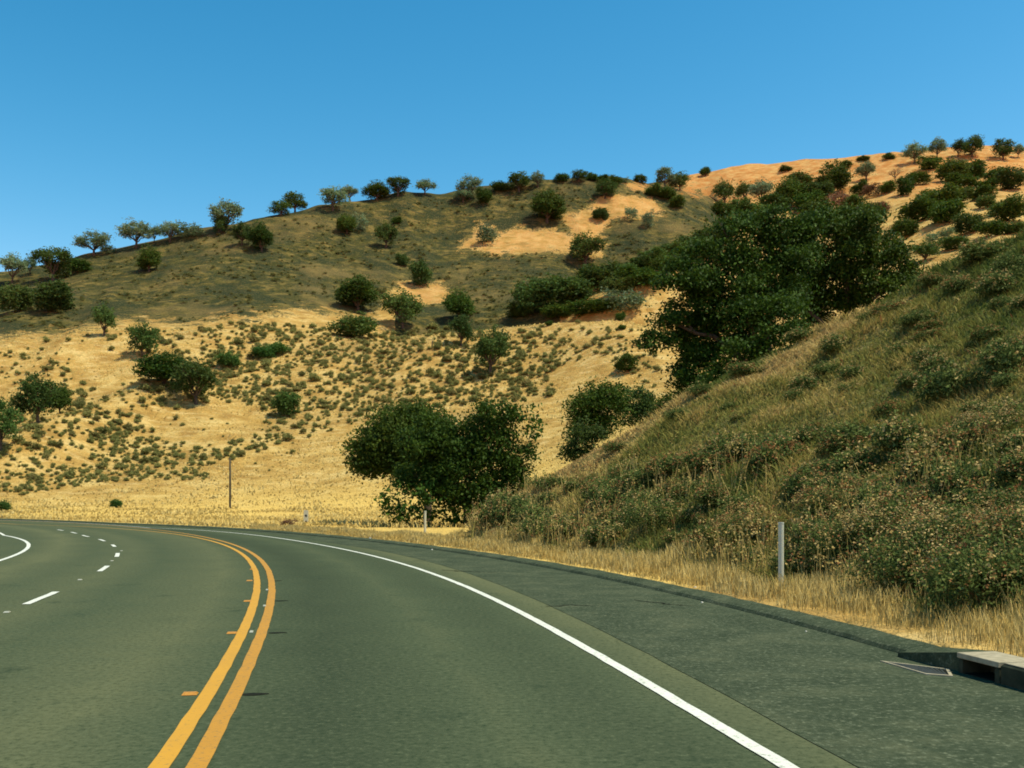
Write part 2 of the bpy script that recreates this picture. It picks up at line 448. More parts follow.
m, nt = mat('chip_seal'); g = G(nt)
grain = g.noise(15, 6, .85); mid = g.noise(1.1, 7, .75); vor = g.n('ShaderNodeTexVoronoi'); vor.inputs['Scale'].default_value = 16; g.l(g.pos(), vor.inputs['Vector'])
c = g.ramp(mid, [(.34, (.034, .047, .026)), (.5, (.050, .065, .036)), (.66, (.080, .092, .050))])
c = g.mix(g.ramp(grain, [(.52, 0), (.70, .65)]), c, (.22, .24, .15))
c = g.mix(g.ramp(grain, [(.30, .7), (.46, 0)]), c, (.010, .018, .010))
spk = g.n('ShaderNodeTexVoronoi'); spk.inputs['Scale'].default_value = 11; g.l(g.pos(), spk.inputs['Vector'])
c = g.mix(g.ramp(spk.outputs['Distance'], [(.10, .55), (.20, 0)]), c, (.20, .215, .13))
g.out(g.pbr(c, .95, .04, g.bump(grain, .6, .012)))
M['chip'] = m


def paint_mat(name, col, worn, thr):
    m, nt = mat(name); g = G(nt)
    n1 = g.noise(22, 6, .8); n2 = g.noise(1.3, 5, .7)
    c = g.mix(g.ramp(n2, [(.35, .0), (.7, .35)]), col, worn)
    c = g.mix(g.ramp(n1, [(thr, .75), (thr + .1, 0)]), c, (.10, .10, .065))
    g.out(g.pbr(c, .6, .3, g.bump(n1, .3, .005))); return m


M['yellow'] = paint_mat('yellow_paint', (.58, .29, .022), (.42, .22, .03), .33)
M['yellow_worn'] = paint_mat('worn_yellow_paint', (.50, .235, .02), (.36, .18, .025), .36)
M['white'] = paint_mat('white_paint', (.74, .74, .62), (.50, .50, .37), .37)
M['whiteold'] = paint_mat('worn_white_paint', (.70, .68, .54), (.55, .52, .4), .33)
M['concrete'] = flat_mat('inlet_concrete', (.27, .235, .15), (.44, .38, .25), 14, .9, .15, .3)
M['shaded'] = flat_mat('shaded_concrete', (.025, .032, .018), (.055, .06, .035), 9, .9, .1, .3)  # dark copy of the concrete, shade of the upright faces put into its colour
M['iron'] = flat_mat('grate_iron', (.06, .06, .042), (.12, .11, .075), 30, .6, .4)
M['dark'] = flat_mat('tar', (.012, .014, .010), (.022, .024, .016), 20, .95, .03)
M['post'] = flat_mat('post_white', (.52, .51, .37), (.64, .63, .47), 10, .5, .3)
M['black'] = flat_mat('black_plastic', (.015, .017, .015), (.03, .03, .028), 10, .5, .3)
M['amber'] = flat_mat('amber_reflector', (.40, .17, .02), (.52, .24, .035), 60, .35, .5)
M['lens'] = flat_mat('white_reflector', (.30, .30, .22), (.45, .44, .33), 60, .35, .5)
M['stone'] = flat_mat('pale_stone', (.45, .42, .34), (.62, .58, .48), 30, .9, .1)
M['dike'] = M['chip']

# ------------------------------------------------------------------ land mesh
phs = np.concatenate([np.radians(np.arange(-180, -32, 1.6)), np.radians(np.arange(-32, 32, .098)), np.radians(np.arange(32, 178.9, 1.6))])
rhs = np.concatenate([[.5, 1.5, 3, 4.5, 6], 7 * np.exp(np.linspace(0, math.log(118 / 7), 230)), np.arange(119.5, 470, 1.7), np.arange(471, 680, 2.6), np.geomspace(690, 3400, 16)])
PHg, RHg = np.meshgrid(phs, rhs, indexing='ij')
X = RHg * np.sin(PHg); Y = RHg * np.cos(PHg)
Z = land(X, Y)
U, Vv = uv_of(X, Y, Z)
front = Y > 20
ol = np.clip(.55 + sdist(U, Vv, OLIVE) / 30, 0, 1.15)
behind = np.minimum.accumulate(np.where(front, Vv, 9e3), axis=1)      # keeps hidden hollows in their slope's own cover
for bp in BARE: ol = np.minimum(ol, np.clip(.5 - sdist(U, Vv, bp) / 17, 0, 1))
ol = np.where((Y > 252) & (U > 395) & (U < 640) & (Vv > 298) & (U < 560), np.maximum(ol, np.where(inpoly(U, Vv, BARE[2]), 0, 1)), ol)
ol = np.where(front & (RHg > 215), ol, 0)
orr = np.where(front & (RHg > 250), np.clip((U - 560) / 120, 0, 1) * np.clip((232 - .05 * (U - 680) - Vv) / 45, 0, 1), 0)
for bp in BARE: orr = np.maximum(orr, np.where(RHg > 230, np.clip(.5 + sdist(U, Vv, bp) / 15, 0, .52), 0))
e_, t_ = bank(X, Y)
bz = np.where((e_ > Z - .6) & (t_ > 1.6) & (RHg < 120), np.clip((t_ - 1.5) / 1.0, 0, 1), 0)
bz = np.where((U > 560) & (RHg < 118) & (t_ > 2), np.maximum(bz, .75), bz)
bz = np.where((U > 560) & (RHg >= 118) & (RHg < 150), .55 * (U > 700), bz)
th_, r_ = polar(X, Y)
pale = np.where((t_ > .4) & (bz < .05), np.clip((150 - RHg) / 28, 0, 1) * np.clip((720 - U) / 60, 0, 1), 0)
dirt = np.where((t_ > .2) & (t_ < 2.2), 1 - np.clip((t_ - .4) / 1.6, 0, 1), 0) * .25
nP, nR = PHg.shape
idx = np.arange(nP * nR).reshape(nP, nR)
q = np.stack([idx, np.roll(idx, -1, 0)], -1)
quads = np.stack([q[:, :-1, 0], q[:, 1:, 0], q[:, 1:, 1], q[:, :-1, 1]], -1).reshape(-1, 4)[:, ::-1]
me = mesh_np('hills', np.stack([X, Y, Z], -1).reshape(-1, 3), quads, M['land'], True,
             dict(olive=ol.ravel(), orange=orr.ravel(), bankz=bz.ravel(), dirt=dirt.ravel(), pale=pale.ravel()))
hl = obj('hills', me); tag(hl, kind='structure')


# ------------------------------------------------------------------ road, markings, kerb
def strip(name, th, ra, rb, z, material, across=1, attrs=False, za=None):
    ths = th[:, None]; k = np.linspace(0, 1, across + 1)[None]
    rr = ra[:, None] * (1 - k) + rb[:, None] * k
    TT = np.broadcast_to(ths, rr.shape)
    P = rp(TT, rr, z)
    n, mm = rr.shape
    ix = np.arange(n * mm).reshape(n, mm)
    qd = np.stack([ix[:-1, :-1], ix[:-1, 1:], ix[1:, 1:], ix[1:, :-1]], -1).reshape(-1, 4)
    at = None
    if attrs:
        at = dict(t=(rr - rad('yr', TT)).ravel(), tw=(rr - rad('wr', TT)).ravel())
    me = mesh_np(name, P.reshape(-1, 3), qd, material, True, at)
    return obj(name, me)


THR = np.linspace(TH0 - .45, TH0 + 1.25, 700)
o = strip('road', THR, rad('le', THR) - 2.8, rdk(THR) + .1, 0.0, M['road'], 60, True); tag(o, kind='structure')
wobble = .018 * fbm(THR * 160, THR * 0, 4, 4)
o = strip('road_shoulder', THR, np.minimum(rad('ss', THR) + wobble, rdk(THR) - .3), rdk(THR) + .02, .005, M['chip'], 4); tag(o, kind='structure')


def line(name, key, off, width, material, th=THR, z=.008):
    c = rad(key, th) + off
    jit = .010 * fbm(th * 700, th * 0, 2, 3)
    o = strip(name, th, c - width / 2 + jit, c + width / 2 + jit, z, material); tag(o, kind='structure'); return o


line('yellow_centre_line', 'yl', -.012, .125, M['yellow'])
line('yellow_centre_line', 'yr', .012, .125, M['yellow_worn'])
line('white_edge_line', 'wr', 0, .115, M['white'])
line('white_edge_line', 'le', 0, .13, M['white'])
# lane dashes where the picture shows them, continued at the same spacing
def th_of(u, v):
    x, y = ground(u, v); return float(polar(np.array(x), np.array(y))[0])
dashes = [((27, 604.5), (58, 592)), ((97, 571.5), (109, 566)), ((115.5, 557), (120, 553.2)), ((116.5, 546.8), (111.5, 544.8)), ((106, 541.2), (99, 539.4)), ((87, 536.9), (80, 535.3)), ((66, 533.6), (56, 532.4)), ((38, 531), (26, 530.2))]
for a, b in dashes:
    ta, tb = sorted((th_of(*a), th_of(*b)))
    line('white_lane_dash', 'da', 0, .12, M['white'], np.linspace(ta, tb, 12))
ta = th_of(27, 604.5)
for k in range(1, 4):
    line('white_lane_dash', 'da', 0, .12, M['white'], np.linspace(ta - k * .107 - .026, ta - k * .107, 12))

def crack(pts, w):
    P = np.array([ground(*p_) for p_ in pts]); s_ = np.linspace(0, 1, 60); k_ = np.linspace(0, 1, len(P))
    c = np.c_[np.interp(s_, k_, P[:, 0]), np.interp(s_, k_, P[:, 1])]; c = c + np.c_[fbm(s_ * 9, s_ * 0 + w * 99, 2, 3), fbm(s_ * 9, s_ * 0 + 7, 3, 3)] * .12
    d_ = np.gradient(c, axis=0); n_ = np.c_[-d_[:, 1], d_[:, 0]] / np.hypot(*d_.T)[:, None]; ww = w * (.4 + vnoise(s_ * 14, s_ * 0, 4))[:, None] * np.sin(np.linspace(.05, 3.09, 60))[:, None]
    v = np.stack([np.c_[c - n_ * ww, np.full(60, .0085)], np.c_[c + n_ * ww, np.full(60, .0085)]], 1).reshape(-1, 3); i = np.arange(59) * 2
    o = obj('road_crack', mesh_np('road_crack', v, np.stack([i, i + 1, i + 3, i + 2], -1), M['dark'])); tag(o, kind='structure')
crack([(439, 570), (470, 572), (502, 572.5)], .035); crack([(545, 607), (570, 605.5), (596, 606)], .035); crack([(632, 600), (660, 604), (690, 606)], .03)
# asphalt dike (kerb) with a gap at the drain inlet
gp1 = th_of(1023, 690) - .024; gp0 = th_of(914, 658)
def dike_mesh(th):
    base = rdk(th); n = len(th)
    wav = .02 * fbm(th * 300, th * 0 + 3, 8, 3)
    prof = [(-.02, -.05), (0.0, .012), (.035, .05), (.11, .075), (.36, .10), (.52, .05), (.62, -.06)]
    P = np.stack([rp(th, base + a + wav * (k > 0), max(b, -.05) if k in (0,) else b + .5 * wav) for k, (a, b) in enumerate(prof)], 1)
    mm = len(prof); ix = np.arange(n * mm).reshape(n, mm)
    qd = np.stack([ix[:-1, :-1], ix[:-1, 1:], ix[1:, 1:], ix[1:, :-1]], -1).reshape(-1, 4)
    cap = [[ix[0, 0], ix[0, 2], ix[0, 4], ix[0, 6]], [ix[-1, 6], ix[-1, 4], ix[-1, 2], ix[-1, 0]]]
    return P.reshape(-1, 3), np.concatenate([qd, np.array(cap)])
v1, q1 = dike_mesh(np.linspace(gp0, TH0 + 1.2, 900)); v0, q0 = dike_mesh(np.linspace(TH0 - .45, gp1 - .010, 200))
o = obj('kerb', mesh_np('kerb', np.concatenate([v1, v0]), np.concatenate([q1, q0 + len(v1)]), M['dike'], False)); tag(o, kind='structure')


# ------------------------------------------------------------------ small mesh builders
class MB:
    def __init__(s): s.v = []; s.q = []; s.n = 0
    def add(s, v, q):
        s.v.append(np.asarray(v, float)); s.q.append(np.asarray(q, int) + s.n); s.n += len(v)
    def box(s, x0, x1, y0, y1, z0, z1, frame=None, bev=0.0):
        b = bev
        if b:
            lev = [(z0, b), (z0 + b, 0), (z1 - b, 0), (z1, b)]
        else: lev = [(z0, 0), (z1, 0)]
        v = []
        for z, i in lev: v += [(x0 + i, y0 + i, z), (x1 - i, y0 + i, z), (x1 - i, y1 - i, z), (x0 + i, y1 - i, z)]
        q = [(3, 2, 1, 0)]
        for k in range(len(lev) - 1):
            for j in range(4): q.append((k * 4 + j, k * 4 + (j + 1) % 4, k * 4 + 4 + (j + 1) % 4, k * 4 + 4 + j))
        e = (len(lev) - 1) * 4; q.append((e, e + 1, e + 2, e + 3))
        v = np.array(v)
        if frame is not None: v = frame(v)
        s.add(v, q)
    def tube(s, pts, rad_, n=7, cap=True):
        pts = np.asarray(pts, float); rad_ = np.broadcast_to(rad_, (len(pts),))
        tan = np.gradient(pts, axis=0); tan /= np.linalg.norm(tan, axis=1)[:, None] + 1e-9
        ref = np.where(np.abs(tan[:, [2]]) > .9, np.array([[1., 0, 0]]), np.array([[0., 0, 1]]))
        a = np.cross(tan, ref); a /= np.linalg.norm(a, axis=1)[:, None] + 1e-9; b = np.cross(tan, a)
        an = np.linspace(0, 2 * math.pi, n, endpoint=False)
        ring = pts[:, None] + rad_[:, None, None] * (a[:, None] * np.cos(an)[None, :, None] + b[:, None] * np.sin(an)[None, :, None])
        ix = np.arange(len(pts) * n).reshape(len(pts), n)
        q = np.stack([ix[:-1], np.roll(ix[:-1], -1, 1), np.roll(ix[1:], -1, 1), ix[1:]], -1).reshape(-1, 4)
        v = ring.reshape(-1, 3)
        if cap:
            v = np.concatenate([v, pts[-1:]]); c = len(v) - 1
            q = np.concatenate([q, [(ix[-1, j], ix[-1, (j + 1) % n], c, c) for j in range(0)] or np.zeros((0, 4), int)])
            e = ix[-1]
            if n % 2 == 0: q = np.concatenate([q, [(e[j], e[j + 1], e[(j + 2) % n], c) for j in range(0, n, 2)]])
        s.add(v, q)
    def build(s, name, m, parent=None, smooth=False, attrs=None, fattrs=None):
        return obj(name, mesh_np(name, np.concatenate(s.v), np.concatenate(s.q), m, smooth, attrs, fattrs), parent)
    def mesh(s, name, m, smooth=False): return mesh_np(name, np.concatenate(s.v), np.concatenate(s.q), m, smooth)


def empty(name, loc, rz=0.0, sc=None):
    o = bpy.data.objects.new(name, None); o.location = loc; o.rotation_euler = (0, 0, rz); o.empty_display_size = .3
    if sc is not None: o.scale = sc
    return link(o)


# --- storm drain inlet (concrete hood with an open mouth towards the road) and its grate
cth = (gp0 + gp1) / 2
def road_frame(thc, dr=0.0):
    rr = float(rdk(np.array(thc))) + dr
    o = np.array((CX + rr * math.cos(thc), CY + rr * math.sin(thc), 0)); ex = np.array((math.cos(thc), math.sin(thc), 0)); ey = np.array((-math.sin(thc), math.cos(thc), 0))
    return lambda v: o + v[:, [0]] * ex + v[:, [1]] * ey + v[:, [2]] * np.array((0, 0, 1.))
def at_frame(u, v):
    x, y = ground(u, v); th, r = polar(np.array(x), np.array(y)); th = float(th)
    o = np.array((x, y, 0)); ex = np.array((math.cos(th), math.sin(th), 0)); ey = np.array((-math.sin(th), math.cos(th), 0))
    return o, (lambda v: v[:, [0]] * ex + v[:, [1]] * ey + v[:, [2]] * np.array((0, 0, 1.)))
o0, fr = at_frame(957, 673)
inl = empty('drain_inlet', tuple(o0)); tag(inl, 'concrete kerb drain inlet with pale top slab and dark mouth at the right road edge', 'storm drain')
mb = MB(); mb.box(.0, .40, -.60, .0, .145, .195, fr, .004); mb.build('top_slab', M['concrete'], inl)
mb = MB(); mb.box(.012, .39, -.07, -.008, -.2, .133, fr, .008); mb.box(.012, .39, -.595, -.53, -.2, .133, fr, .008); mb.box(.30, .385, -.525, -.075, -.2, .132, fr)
mb.build('side_wall', M['shaded'], inl)
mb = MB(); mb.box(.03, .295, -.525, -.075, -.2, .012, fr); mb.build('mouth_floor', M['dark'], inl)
kb = MB(); kb.box(.01, .36, -3.6, -.615, -.2, .185, fr, .02); kb.build('kerb_section', M['shaded'], inl)
ks = MB(); ks.box(.03, .345, -3.58, -.635, .186, .195, fr, .003); ks.build('kerb_top', M['concrete'], inl)  # top keeps the pale concrete, only the kerb body has shade in its colour
# the asphalt dike turns down and back into the throat of the inlet
wg = MB()
P_ = np.array([(-.03, .98, -.1), (.45, 1.0, -.1), (.45, .01, -.1), (.05, .01, -.1), (-.02, .97, .05), (.40, .98, .10), (.42, .012, .192), (.06, .012, .19)])
wg.add(fr(P_), [(0, 1, 5, 4), (1, 2, 6, 5), (2, 3, 7, 6), (3, 0, 4, 7), (4, 5, 6, 7)])
wg.build('throat_wing', M['dike'], inl)
# grate: a four-sided concrete frame let into the shoulder, bars across it
gp_ = np.array([ground(880, 662), ground(949, 670.5), ground(953, 677.5), ground(926, 675.5)]); gc = gp_.mean(0)
gr = empty('drain_grate', (gc[0], gc[1], 0)); tag(gr, 'iron grate in a pale concrete frame set in the shoulder beside the drain inlet', 'drain grate')
out_ = gp_ - gc; inn_ = out_ * .86
mb = MB()
v_ = np.concatenate([np.c_[out_, np.full(4, -.05)], np.c_[out_, np.full(4, .016)], np.c_[inn_, np.full(4, .016)], np.c_[inn_, np.full(4, -.05)]])
q_ = [(k + 4 * j, (k + 1) % 4 + 4 * j, (k + 1) % 4 + 4 * j + 4, k + 4 * j + 4) for j in range(3) for k in range(4)]
mb.add(v_, q_); mb.build('frame', M['concrete'], gr)
mb = MB()
for k in range(1, 12):
    f_ = k / 12; a_ = inn_[0] * (1 - f_) + inn_[1] * f_; b_ = inn_[3] * (1 - f_) + inn_[2] * f_
    mb.tube([(*a_, .008), (*b_, .008)], [.008, .008], 4, False)
mb.build('bars', M['iron'], gr)
mb = MB(); mb.add(np.c_[inn_ * .995, np.full(4, .0075)], [(0, 3, 2, 1)]); mb.build('pit_shade', M['dark'], gr)  # flat dark sheet, its colour stands for the shade of the hole

# --- reflectors on the road and the tar patches of lost ones
def reflector_mesh(name, m):
    mb = MB(); v = []
    a, b, hgt = .05, .05, .018
    v = [(-a, -b, 0), (a, -b, 0), (a, b, 0), (-a, b, 0), (-a * .8, -b * .35, hgt), (a * .8, -b * .35, hgt), (a * .8, b * .35, hgt), (-a * .8, b * .35, hgt)]
    q = [(0, 1, 5, 4), (1, 2, 6, 5), (2, 3, 7, 6), (3, 0, 4, 7), (4, 5, 6, 7)]
    return mesh_np(name, np.array(v), np.array(q), m)
rm_y = reflector_mesh('road_reflector', M['amber']); rm_w = reflector_mesh('road_reflector', M['lens'])
def patch_mesh(name):
    n = 16; an = np.linspace(0, 2 * math.pi, n, endpoint=False)
    rr = 1 + .25 * np.sin(3 * an + 1) * .5
    top = np.stack([.09 * rr * np.cos(an), .075 * rr * np.sin(an), np.full(n, .004)], -1); bot = np.stack([.115 * rr * np.cos(an), .10 * rr * np.sin(an), np.zeros(n)], -1)
    v = np.concatenate([bot, top, [(0, 0, .004)]])
    q = [(j, (j + 1) % n, n + (j + 1) % n, n + j) for j in range(n)] + [(n + j, n + (j + 1) % n, n + (j + 2) % n, 2 * n) for j in range(0, n, 2)]
    return mesh_np(name, v, np.array(q), M['dark'])
pm = patch_mesh('tar_patch')
names = ['nearest', 'second nearest', 'third nearest', 'fourth nearest', 'farthest']
for k, (u, v) in enumerate([(190, 694.5), (232, 633.5), (247.5, 601.5), (249.5, 581), (252.5, 569.5)]):
    x, y = ground(u, v); t = th_of(u, v)
    o = obj('road_reflector', rm_y, None, (x, y, .004)); o.rotation_euler = (0, 0, t); o.scale = (1.25, 1.1, 1)
    tag(o, f'amber reflector left of the double yellow line, {names[k]} of the row', 'reflector', 'amber road reflectors beside the yellow line')
for k, (u, v) in enumerate([(254, 694.5), (277, 633), (281, 601), (276, 581)]):
    x, y = ground(u, v); t = th_of(u, v)
    o = obj('tar_patch', pm, None, (x, y, .003)); o.rotation_euler = (0, 0, t); o.scale = (1.0, .55, 1)
    tag(o, f'black tar patch right of the double yellow line, {names[k] if k < 3 else "farthest"} of the four', 'tar patch', 'tar patches of lost reflectors')
for k, (u, v) in enumerate([(7, 612.5), (80, 580), (112, 561), (121.5, 551)]):
    x, y = ground(u, v); t = th_of(u, v)
    o = obj('road_reflector', rm_w, None, (x, y, .004)); o.rotation_euler = (0, 0, t); o.scale = (.8, 1.3, .8)
    tag(o, f'white reflector between the lane dashes, {names[k] if k < 3 else "farthest"} of the four', 'reflector', 'white road reflectors on the lane line')
for k, (u, v) in enumerate([(251.5, 685 - 53), (264.5, 606), (267, 590)]):
    x, y = ground(u, v); t = th_of(u, v)
    o = obj('road_reflector', rm_w, None, (x, y, .004)); o.rotation_euler = (0, 0, t); o.scale = (.45, 1.6, .8)
    tag(o, f'small pale reflector in the gap between the two yellow lines, {["nearest", "middle", "farthest"][k]} of three', 'reflector', 'pale reflectors between the yellow lines')

# --- pale stones / scraps on the shoulder edge
sv = MB()
an = np.linspace(0, 2 * math.pi, 8, endpoint=False)
vv_ = np.concatenate([np.stack([np.cos(an), np.sin(an) * .7, 0 * an], -1), np.stack([.7 * np.cos(an + .2), .5 * np.sin(an + .2), 0 * an + .5], -1), [(0, 0, .62)]])
sq = [(j, (j + 1) % 8, 8 + (j + 1) % 8, 8 + j) for j in range(8)] + [(8 + j, 8 + (j + 1) % 8, 8 + (j + 2) % 8, 16) for j in range(0, 8, 2)]
sm = mesh_np('stone', vv_, np.array(sq), M['stone'])
for (u, v, s_, lab) in [(614, 569.5, .10, 'pale stone in the dry grass above the dark kerb, middle of the verge'), (695, 592, .06, 'pale pebble on the kerb below the dry grass, left of the tall post'),
                        (702, 603, .05, 'small pale pebble on the shoulder just below the kerb'), (370, 541.5, .10, 'pale stone at the road edge left of the short white post'), (789, 608, .06, 'pale stone at the foot of the tall post'), (432, 550, .08, 'pale stone on the far shoulder right of the short white post'), (806, 632, .03, 'tiny pale chip on the shoulder below the tall post')]:
    x, y = ground(u, v); th, r = polar(np.array(x), np.array(y)); dt = float(r - rdk(th))
    z = .13 if 0 < dt < .45 else (float(land(x, y)) if dt > .45 else .006)
    s_ *= .6; o = obj('stone', sm, None, (x, y, z)); o.scale = (s_, s_, s_); o.rotation_euler = (0, 0, u); tag(o, lab, 'stone')

# --- marker posts
def post(u, vbase, vtop, rad_, lab, tilt=0.0):
    x, y = ground(u, vbase); z0 = float(land(x, y)) - .05
    ht = (YH - vtop) / F * y + H0 - z0
    t = empty('marker_post', (x, y, z0)); t.rotation_euler = (0, tilt, R(-70)); tag(t, lab, 'marker post')
    mb = MB()
    n = 9; an = np.linspace(R(-115), R(115), n)
    outr = np.stack([rad_ * np.cos(an), rad_ * np.sin(an)], -1); inn = outr * .86
    prof = np.concatenate([outr, inn[::-1]]); mm = len(prof)
    v = np.concatenate([np.c_[prof, np.zeros(mm)], np.c_[prof, np.full(mm, ht)]])
    q = [(j, (j + 1) % mm, mm + (j + 1) % mm, mm + j) for j in range(mm)]
    q += [(mm + j, mm + j + 1, mm + mm - 2 - j, mm + mm - 1 - j) for j in range(n - 1)]
    mb.add(v, q); mb.build('post', M['post'], t, False)
    mb = MB(); mb.tube([(0, 0, ht - .02), (0, 0, ht + .005)], [rad_ * 1.06, rad_ * 1.06], 12); mb.build('cap', M['post'], t)
    return t
post(781, 598, 522.5, .046, 'tall grey-white marker post in the dry grass before the bushy bank')
post(425, 537, 511, .055, 'short white marker post in front of the large dark roadside oak', R(1.5))
# small white marker panel beyond the road
x, y = ground(306, 526.5); z0 = float(land(x, y))
t = empty('marker_sign', (x, y, z0)); tag(t, 'small white milepost panel with a dark square, in straw grass beyond the road', 'marker sign')
mb = MB(); mb.tube([(0, 0, 0), (0, 0, .3)], [.05, .05], 8); mb.build('post', M['black'], t)
mb = MB(); mb.box(-.15, .15, -.02, .02, .22, .98, None, .008); pn = mb.build('panel', M['post'], t)
mb = MB(); mb.box(-.07, .07, -.026, -.021, .56, .70); mb.build('dark_square', M['black'], pn)
# lone wooden pole on the straw flat and two small fence posts on the hill
p = hit(230, 508.5, 80); ht = (508.5 - 458) / F * p[1]
t = empty('wooden_pole', tuple(p - np.array((0, 0, .2)))); tag(t, 'lone thin dark wooden pole standing on the straw flat left of centre', 'pole')
mb = MB(); mb.tube([(0, 0, 0), (0.02, 0, ht * .5), (0, 0, ht + .2)], [.13, .12, .10], 8); mb.build('shaft', M['wood'], t, True)
mb = MB(); mb.box(-.10, .22, -.03, .03, ht - .35, ht - .27); mb.build('bracket', M['wood'], t)
for (u, vb, hpx, lab) in [(432, 350, 8, 'small weathered fence post on the shrubby straw hill, left one of two'), (502, 335, 6, 'small weathered fence post near the straw hill crest, right one of two')]:
    p = hit(u, vb, 100); ht = hpx / F * p[1]
    mb = MB(); mb.tube([(0, 0, -.3), (0.03, 0, ht * .6), (.06, 0, ht)], [.16, .15, .14], 6)
    o = mb.build('fence_post', M['wood'], None, True); o.location = tuple(p); tag(o, lab, 'fence post', 'fence posts on the straw hill')


# ------------------------------------------------------------------ plants
def leaves(c, size, rg, flat=0.0, asp=.6):
    n = len(c)
    a = rg.normal(size=(n, 3)); a[:, 2] *= (1 - flat); a /= np.linalg.norm(a, axis=1)[:, None]
    b = np.cross(a, rg.normal(size=(n, 3))); b /= np.linalg.norm(b, axis=1)[:, None] + 1e-9
    s = size * rg.uniform(.6, 1.35, (n, 1))
    v = np.stack([c + a * s, c + b * s * asp, c - a * s, c - b * s * asp], 1).reshape(-1, 3)
    q = np.arange(4 * n).reshape(n, 4)
    return v, q


def crown_points(blobs, nclump, per, sig, rg, shell=.55, low=-.45):
    """leaf positions in clumps spread through the outer volume of several lobes"""
    vol = np.array([np.prod(b[1]) ** (2 / 3) for b in blobs]); pr = vol / vol.sum()
    which = rg.choice(len(blobs), nclump, p=pr)
    d = rg.normal(size=(nclump, 3)); d /= np.linalg.norm(d, axis=1)[:, None]
    d[:, 2] = np.where(d[:, 2] < low, np.abs(d[:, 2]) * .5, d[:, 2])
    rr = rg.uniform(shell ** 2, 1, (nclump, 1)) ** .5
    rr = rr * (1 + .16 * rg.normal(size=(nclump, 1)) * (rr > .8))
    cen = np.array([b[0] for b in blobs])[which]; rad_ = np.array([b[1] for b in blobs])[which]
    cl = cen + d * rr * rad_
    sg = sig * rg.uniform(.5, 1.5, (nclump, 1, 1))
    pts = cl[:, None] + rg.normal(size=(nclump, per, 3)) * sg * np.array((1.15, 1.15, .75))
    tint = np.clip(np.repeat(rg.uniform(.0, .75, nclump), per) + rg.uniform(-.15, .35, nclump * per), 0, 1)
    return pts.reshape(-1, 3), tint


def limb_path(a, b, rg, wig=.08, n=6, lift=.15):
    t = np.linspace(0, 1, n)[:, None]; a = np.array(a); b = np.array(b); L = np.linalg.norm(b - a)
    p = a + (b - a) * t; p[:, 2] += (lift * L * np.sin(t[:, 0] * math.pi) * .4)
    p[1:-1] += rg.normal(size=(n - 2, 3)) * wig * L * .5
    return p


def tree_meshes(name, blobs, trunk_h, trunk_r, rg, leafm, nclump, per, sig, leaf, shell=.55, low=-.45, lean=(0, 0), limbs=True, extra=2, n=7, main=None):
    mb = MB()
    fork = np.array((lean[0] * .5, lean[1] * .5, trunk_h))
    mb.tube([(0, 0, -trunk_h * .35), (0, 0, trunk_h * .08), (lean[0] * .2, lean[1] * .2, trunk_h * .5), fork], [trunk_r * 1.5, trunk_r * 1.15, trunk_r, trunk_r * .85], n + 1)
    for (c, rd) in (main or blobs):
        c = np.array(c)
        p = limb_path(fork - np.array((0, 0, trunk_h * .12)), c, rg)
        mb.tube(p, np.linspace(trunk_r * .6, trunk_r * .16, len(p)), 6)
        for k in range(extra):
            d = rg.normal(size=3); d /= np.linalg.norm(d); d[2] = abs(d[2]) * .6
            q = limb_path(p[rg.integers(2, 5)], c + d * np.array(rd) * .85, rg)
            mb.tube(q, np.linspace(trunk_r * .26, trunk_r * .05, len(q)), 4)
    tm = mb.mesh(name + '_trunk', M['bark'], True)
    pts, tint = crown_points(blobs, nclump, per, sig, rg, shell, low)
    v, q = leaves(pts, leaf, rg)
    cm = mesh_np(name + '_crown', v, q, leafm, False, None, dict(tint=tint))
    return tm, cm


# unit trees (1 high, 1 wide) for the hillsides
def unit_tree(kind, seed):
    rg = np.random.default_rng(seed)
    def ring(n, r0, r1, z0, z1, h0, h1, v0, v1):
        out = []
        for k in range(n):
            a = k / n * 6.28 + rg.uniform(-.4, .4); rr = rg.uniform(r0, r1); hr = rg.uniform(h0, h1)
            out.append(((rr * math.cos(a), rr * math.sin(a), rg.uniform(z0, z1)), (hr, hr, rg.uniform(v0, v1))))
        return out
    if kind == 'dark':
        bl = [((0, 0, .56), (.36, .36, .42))] + ring(7, .22, .32, .32, .62, .16, .22, .20, .27)
        return tree_meshes('oak', bl, .14, .035, rg, M['live'], 950, 9, .030, .024, .5, -.9, extra=1)
    if kind == 'airy':
        bl = [((rg.uniform(-.08, .08), 0, .68), (.30, .30, .30))] + ring(8, .20, .36, .42, .70, .13, .19, .15, .22)
        return tree_meshes('oak', bl, .24, .03, rg, M['blue'], 560, 8, .028, .022, .4, -.8, extra=3)
    if kind == 'mid':      # open green oak with sky between its limbs
        bl = [((rg.uniform(-.08, .08), 0, .64), (.30, .30, .33))] + ring(8, .20, .35, .32, .70, .13, .20, .15, .23)
        return tree_meshes('oak', bl, .2, .032, rg, M['bushy'], 640, 8, .028, .023, .45, -.85, extra=2)
    if kind == 'bare':
        bl = [((0, 0, .7), (.2, .2, .2))]
        for k in range(8):
            a = k / 8 * 6.28 + rg.uniform(-.4, .4); rr = rg.uniform(.2, .36); bl.append(((rr * math.cos(a), rr * math.sin(a), rg.uniform(.45, .85)), (.14, .14, .13)))
        return tree_meshes('oak', bl, .28, .026, rg, M['rusty'], 150, 5, .03, .015, .3, -.6, extra=5)


